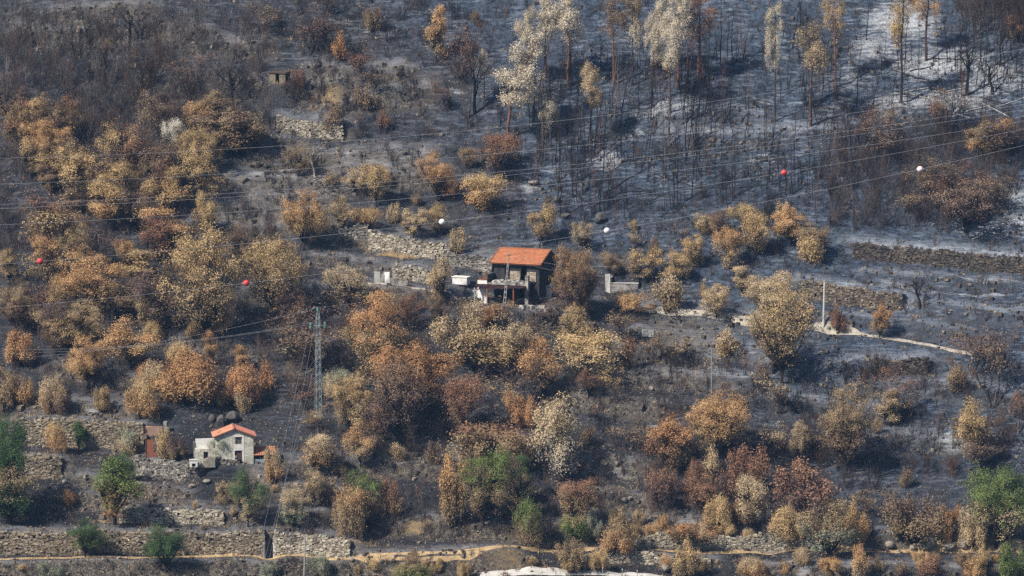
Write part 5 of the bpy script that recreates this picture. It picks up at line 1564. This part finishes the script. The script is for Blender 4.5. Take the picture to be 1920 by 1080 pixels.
# red sheet and pink ruin
gp = ground([284], [857])[0]; rs = empty('rusty_sheet_door', gp, .1)
MB().box((-.6, 0, -.2), (.25, .05, 2.15)).build('sheet', M['rust_red'], rs); MB().box((.3, .0, -.2), (.75, .05, .55)).build('lower_sheet', M['rust_red'], rs); MB().tube([[-.66, 0, -.3], [-.66, 0, 2.3]], .06, 5).build('post', M['wood'], rs)
tag(rs, 'tall red rusty sheet door standing among dry bushes', 'door', None, 'thing')
gp = ground([268], [848])[0]; pr = empty('earth_ruin', gp + np.array([0, 1.6, 0]), .05)
MB().box((-.1, 0, -.4), (2.2, .4, 2.9), .1, rngh).build('front_wall', M['earth'], pr); MB().box((-.45, .2, -.4), (-.12, 2.4, 3.2), .12, rngh).build('side_wall', M['soot'], pr); MB().box((2.25, .1, -.4), (2.9, .5, 3.6), .15, rngh).build('corner_stub', M['plaster_dirty'], pr); MB().box((.0, 1.9, 0), (2.2, 2.3, 3.6), .12, rngh).build('back_wall', M['soot'], pr)
tag(pr, 'crumbling pinkish earth-walled ruin behind the red sheet', 'ruin')

# ------------------------------------------------------------------ hut
M['hut'] = simple('sooty_hut_stone', (.25, .205, .145), (.14, .115, .085), 2.5)
hp = ground([522], [157])[0]; hut = empty('stone_hut', [hp[0], hp[1], HUT[2] - .05], math.radians(-16))
w = MB(); wall_with_holes(w, -1.35, .98, -.3, 1.45, [(-.42, .12, 0, 1.45)], 0, .35, (1, 1, 1)); w.build('front_wall', M['hut'], hut)
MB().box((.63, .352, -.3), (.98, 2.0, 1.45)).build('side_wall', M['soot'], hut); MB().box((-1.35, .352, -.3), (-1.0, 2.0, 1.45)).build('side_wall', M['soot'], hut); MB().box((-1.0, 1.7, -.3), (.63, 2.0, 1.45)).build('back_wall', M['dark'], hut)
MB().box((-1.5, -.15, 1.452), (1.15, 2.15, 1.62), .03, rngh).build('roof_slab', M['wood'], hut)
tag(hut, 'tiny flat-roofed stone hut with a dark doorway on the upper slope', 'hut')

# dark doorway in the long wall
_x = float(at_depth(505, 1020, TERW[4][1][-1])[0]); _y = float(TERW[4][1][-1]) - .55
dw = empty('wall_doorway', (_x, _y, float(gz([_x], [_y - .4])[0]) - .05))
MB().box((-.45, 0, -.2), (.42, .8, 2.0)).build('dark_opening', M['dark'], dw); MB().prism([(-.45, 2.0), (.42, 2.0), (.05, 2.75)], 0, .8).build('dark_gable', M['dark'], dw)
MB().box((-.75, .05, -.2), (-.455, .6, 2.1), .05, rngh).build('jamb', M['plaster_dirty'], dw); MB().box((.425, .05, -.2), (.8, .6, 2.05), .05, rngh).build('jamb', M['plaster'], dw)
tag(dw, 'narrow dark doorway cut into the long dry-stone wall', 'doorway', None, 'thing')

# ------------------------------------------------------------------ lattice mast
mp_ = ground([597], [779])[0]; px2 = 1 / (K * float((mp_ - CAMPOS) @ FWD)); MH = 195 / px2
mast = empty('lattice_mast', mp_, .35)
tag(mast, 'tall slender teal lattice power mast on the burnt slope', 'mast')
bw = .36; tw_ = .17
cor = lambda z: bw + (tw_ - bw) * z / MH
for sx in (-1, 1):
    for sy in (-1, 1): MB().tube([[sx * bw, sy * bw, -.3], [sx * tw_, sy * tw_, MH]], .024, 4).build('leg', M['mast'], mast)
lt_ = MB(); n = 26
for i in range(n):
    z0, z1 = MH * i / n, MH * (i + 1) / n; a, b = cor(z0), cor(z1); s = 1 if i % 2 else -1
    for p, q in (([s * a, -a, z0], [-s * b, -b, z1]), ([s * a, a, z0], [-s * b, b, z1]), ([-a, s * a, z0], [-b, -s * b, z1]), ([a, s * a, z0], [b, -s * b, z1])): lt_.tube([p, q], .017, 3, cap=False)
lt_.build('lattice', M['mast'], mast)
za = MH - 25 / px2
ca = MB().box((-.95, -.06, za - .06), (.95, .06, za + .06)).build('crossarm', M['mast'], mast)
for sx in (-.92, .92):
    mb = MB(); mb.tube([[sx, 0, za + .05], [sx, 0, za + .16], [sx, 0, za + .3], [sx, 0, za + .45]], [.10, .16, .13, .05], 8); mb.tube([[sx, 0, za - .3], [sx, 0, za - .05]], [.13, .15], 8); mb.build('insulator', M['insulator'], mast)
MB().tube([[0, 0, MH - .05], [0, 0, MH + .2], [0, 0, MH + .45], [0, 0, MH + .6]], [.08, .15, .13, .04], 8).build('insulator', M['insulator'], mast)
MB().tube([[0, 0, MH + .35], [-.3, 0, MH + .55], [-.7, 0, MH + .5], [-.8, 0, MH + .1]], .022, 4).build('jumper_cable', M['wire'], mast)
MB().box((-.5, -.5, -.4), (.5, .5, .06)).build('footing', M['concrete_light'], mast)

def pole(name, base, top, r0, r1, label, mat, extra=None):
    b = ground([base[0]], [min(base[1], 1100)])[0]; t = at_depth(top[0], top[1], b[1]); v = t - b
    o = empty(name, b); MB().tube([-v * .03, v * .5, v], [r0, (r0 + r1) / 2, r1], 8).build('shaft', M[mat], o)
    tag(o, label, 'pole'); return o, v
o, v = pole('utility_pole', (1544, 612), (1546, 527), .15, .11, 'pale concrete pole standing beside the dirt track', 'concrete_light'); MB().box((v[0] - .14, v[1] - .14, v[2]), (v[0] + .14, v[1] + .14, v[2] + .12)).build('cap', M['concrete'], o)
o, v = pole('steel_post', (1334, 748), (1334, 653), .06, .045, 'thin steel post on the bank right of centre', 'concrete'); MB().box((v[0] - .2, v[1] - .03, v[2] - .1), (v[0] + .2, v[1] + .03, v[2] - .04)).build('top_bar', M['concrete'], o)
o, v = pole('utility_pole', (570, 1092), (572, 1005), .10, .07, 'grey pole rising from the bottom edge below the footpath', 'concrete'); MB().box((v[0] - .1, v[1] - .1, v[2]), (v[0] + .1, v[1] + .1, v[2] + .08)).build('cap', M['concrete'], o)
# slotted pole in front of the farmhouse
b = at_depth(945, 568, float(at_farm(2, -4.2)[1])); b[2] = float(gz([b[0]], [b[1]])[0]); t = at_depth(954.5, 474, b[1]); v = t - b
o = empty('slotted_pole', b); tag(o, 'slotted concrete pole leaning slightly before the farmhouse porch', 'pole')
for s in (-1, 1): MB().tube([[s * .15, 0, -.4], v * .55 + [s * .10, 0, 0], v + [s * .06, 0, 0]], [.05, .045, .04], 5).build('upright', M['concrete'], o)
rg = MB()
for i in range(10): q = .06 + i * .1; wq = .14 - .09 * q; rg.box((v[0] * q - wq, v[1] * q - .04, v[2] * q - .09), (v[0] * q + wq, v[1] * q + .04, v[2] * q + .09))
rg.build('cross_web', M['concrete'], o); MB().box((v[0] - .3, v[1] - .05, v[2] - .35), (v[0] + .3, v[1] + .05, v[2] - .27)).build('crossarm', M['wood'], o)
for i, q in enumerate(((1167, 1083), (1195, 1085), (1130, 1080))):
    p = ground([q[0]], [q[1]])[0]; oo = empty('road_post', p); MB().tube([[0, 0, -.2], [0, 0, .95]], .045, 6).build('shaft', M['concrete'], oo); MB().tube([[0, 0, .9], [0, 0, 1.02]], .06, 6).build('cap', M['plaster'], oo)
    tag(oo, 'thin roadside post at the bottom edge, ' + ('centre of three', 'rightmost of three', 'leftmost of three')[i], 'post', 'roadside posts')

# ------------------------------------------------------------------ power lines and marker balls
def wire(name, pts, depth, label, r=.011, ext=True):
    p = np.array(pts, float); Y = np.interp(p[:, 0], [0, 1920], depth)
    P = np.array([at_depth(a, b, y) for (a, b), y in zip(pts, Y)])
    n = 70; lo, hi = P[0, 0], P[-1, 0]
    deg = 2 if len(pts) > 2 else 1; cz_ = np.polyfit(P[:, 0], P[:, 2], deg); cy_ = np.polyfit(P[:, 0], P[:, 1], 1)
    X = np.linspace(lo - (25 if ext else 0), hi + (25 if ext else 0), n); Pt = np.stack([X, np.polyval(cy_, X), np.polyval(cz_, X)], 1)
    o = MB().tube(Pt, r, 4).build(name, M['wire']); tag(o, label, 'wire', 'power lines'); return lambda px: None, cz_, cy_
WD = (-95, -60)
wire('power_line', [(0,298),(480,275),(893,241),(1130,220),(1500,165),(1920,92)], WD, 'topmost wire crossing the whole slope')
wire('power_line', [(0,345),(480,324),(960,284),(1440,232),(1920,165)], WD, 'second wire down, crossing above the orange-roofed farmhouse')
wire('power_line', [(0,383),(480,361),(960,318),(1440,266),(1920,196)], WD, 'third wire down across the slope')
wire('power_line', [(0,391),(480,368),(960,326),(1440,275),(1920,206)], WD, 'fourth wire down, close under the third')
wire('power_line', [(0,421),(480,397),(960,352),(1440,297),(1920,228)], WD, 'fifth wire down across the slope')
w2 = [(0,496),(75,490),(462,456),(829,417),(1138,375),(1470,322),(1920,243)]
w1 = [(-40,583),(300,548),(462,528),(760,492),(1027,452),(1138,433),(1440,378),(1725,317),(1920,272)]
_, zz2, yy2 = wire('power_line', w2, WD, 'wire carrying two red balls and one white ball')
_, zz1, yy1 = wire('power_line', w1, WD, 'lowest long wire, carrying red, white and pink balls')
import bmesh
def ball(px, py, mat, label, zc, yc):
    Y = np.interp(px, [0, 1920], WD); p = at_depth(px, py, Y)
    p = np.array([p[0], np.polyval(yc, p[0]), np.polyval(zc, p[0])])
    bm = bmesh.new(); bmesh.ops.create_uvsphere(bm, u_segments=20, v_segments=12, radius=.35); me = bpy.data.meshes.new('shell'); bm.to_mesh(me); bm.free(); me.materials.append(M[mat])
    for f in me.polygons: f.use_smooth = True
    o = empty('marker_ball', p); put('shell', me, o); MB().tube([[-.45, 0, 0], [.45, 0, 0]], .06, 6).build('clamp', M['wire'], o)
    MB().tube([[math.cos(a) * .355, math.sin(a) * .355, 0] for a in np.linspace(0, 6.283, 17)], .012, 4).build('seam', M[mat], o)
    tag(o, label, 'marker ball', 'aerial marker balls')
ball(75, 490, 'ball_red', 'red aerial marker ball closest to the left edge', zz2, yy2); ball(829, 417, 'ball_white', 'white aerial marker ball above the sunlit retaining wall', zz2, yy2); ball(1470, 322, 'ball_red', 'red aerial marker ball over the dark upper right slope', zz2, yy2)
ball(462, 528, 'ball_red', 'red aerial marker ball before the two big oaks', zz1, yy1); ball(1138, 433, 'ball_white', 'white aerial marker ball beside the dark boulder', zz1, yy1); ball(1725, 317, 'ball_pink', 'faded pink aerial marker ball over the brown thicket', zz1, yy1)
def cable(a, b, sagm, label, r=.008):
    t = np.linspace(0, 1, 24)[:, None]; P = np.array(a) * (1 - t) + np.array(b) * t; P[:, 2] -= (4 * t * (1 - t))[:, 0] * sagm
    tag(MB().tube(P, r, 4).build('service_cable', M['wire']), label, 'cable', 'service cables')
ml = np.array(mast.location); ca_, sa_ = math.cos(.35), math.sin(.35)
def am(lx, z): return ml + np.array([lx * ca_, lx * sa_, z])
for i, (lx, z, nm) in enumerate(((-.92, za + .45, 'left insulator'), (.92, za + .45, 'right insulator'), (0, MH + .6, 'top insulator'))):
    cable(am(lx, z), at_depth(460 + i * 14, 1130, -88), .6, f'thin cable from the mast {nm} down towards the doorway')
    cable(am(lx, z), at_depth(40 - 60 * (i == 1), 655 + 8 * i, -30), .9, f'thin cable from the mast {nm} off to the left')
pt = np.array(o.location)
tp = at_depth(954.5, 478, b[1])
cable(tp, at_depth(1140, 500, b[1] - 4), .5, 'upper service cable right of the farmhouse'); cable(tp - [0, 0, .5], at_depth(1140, 518, b[1] - 4), .5, 'lower service cable right of the farmhouse'); cable(tp, am(0, MH + .6), 1.2, 'service cable between mast and slotted pole')

# ------------------------------------------------------------------ dead palm
gp = ground([1092], [690])[0]; pm = empty('dead_palm', gp); rngp = np.random.default_rng(3)
MB().tube([[0, 0, -.4], [.05, 0, .8], [0, 0, 1.5]], [.32, .28, .24], 8).build('trunk', M['wood'], pm)
for i in range(22):
    a = i * 2.4; el = rngp.uniform(.5, 1.35); L = rngp.uniform(2.2, 3.4); P = []; d = np.array([math.cos(a) * math.cos(el), math.sin(a) * math.cos(el), math.sin(el)]); p = np.array([0, 0, 1.4])
    mb = MB()
    for s in range(7): P.append(p.copy()); p = p + d * L / 6; d = nrm(d + np.array([0, 0, -.13]))
    P = np.array(P); sd = nrm(np.cross(P[-1] - P[0], [0, 0, 1])); wv = np.array([.03, .16, .24, .26, .22, .14, .02])[:, None]
    V = np.concatenate([P - sd * wv + [0, 0, -.05], P + [0, 0, .04], P + sd * wv + [0, 0, -.05]]); Q = [[c * 7 + s, c * 7 + s + 1, (c + 1) * 7 + s + 1, (c + 1) * 7 + s] for c in range(2) for s in range(6)]
    k = np.array([(.34,.24,.12), (.42,.32,.18), (.24,.17,.10)][i % 3]); mb.add(V, Q=Q, C=k * rngp.uniform(.8, 1.2)); mb.build('frond', M['litter'], pm)
tag(pm, 'squat dead palm with stiff straw-brown fronds below the farmhouse', 'palm')

# ------------------------------------------------------------------ the blue air between the camera and the hill
hz = MB().box((gx[0] - 30, gy[0] - 30, float(GZ.min()) - 1.5), (gx[-1] + 30, gy[-1] + 30, float(GZ.max()) + 20)); t = NT('thin_blue_haze'); t.t.nodes.remove(t.out); t.out = t.n('ShaderNodeOutputMaterial')
pv = t.n('ShaderNodeVolumePrincipled'); pv.inputs['Color'].default_value = (.32, .58, 1.0, 1); pv.inputs['Density'].default_value = .00007; pv.inputs['Anisotropy'].default_value = .0
t.l(pv.outputs[0], t.out.inputs['Volume']); ho = hz.build('haze', t.m); tag(ho, 'thin blue summer haze over the valley', None, None, 'stuff')
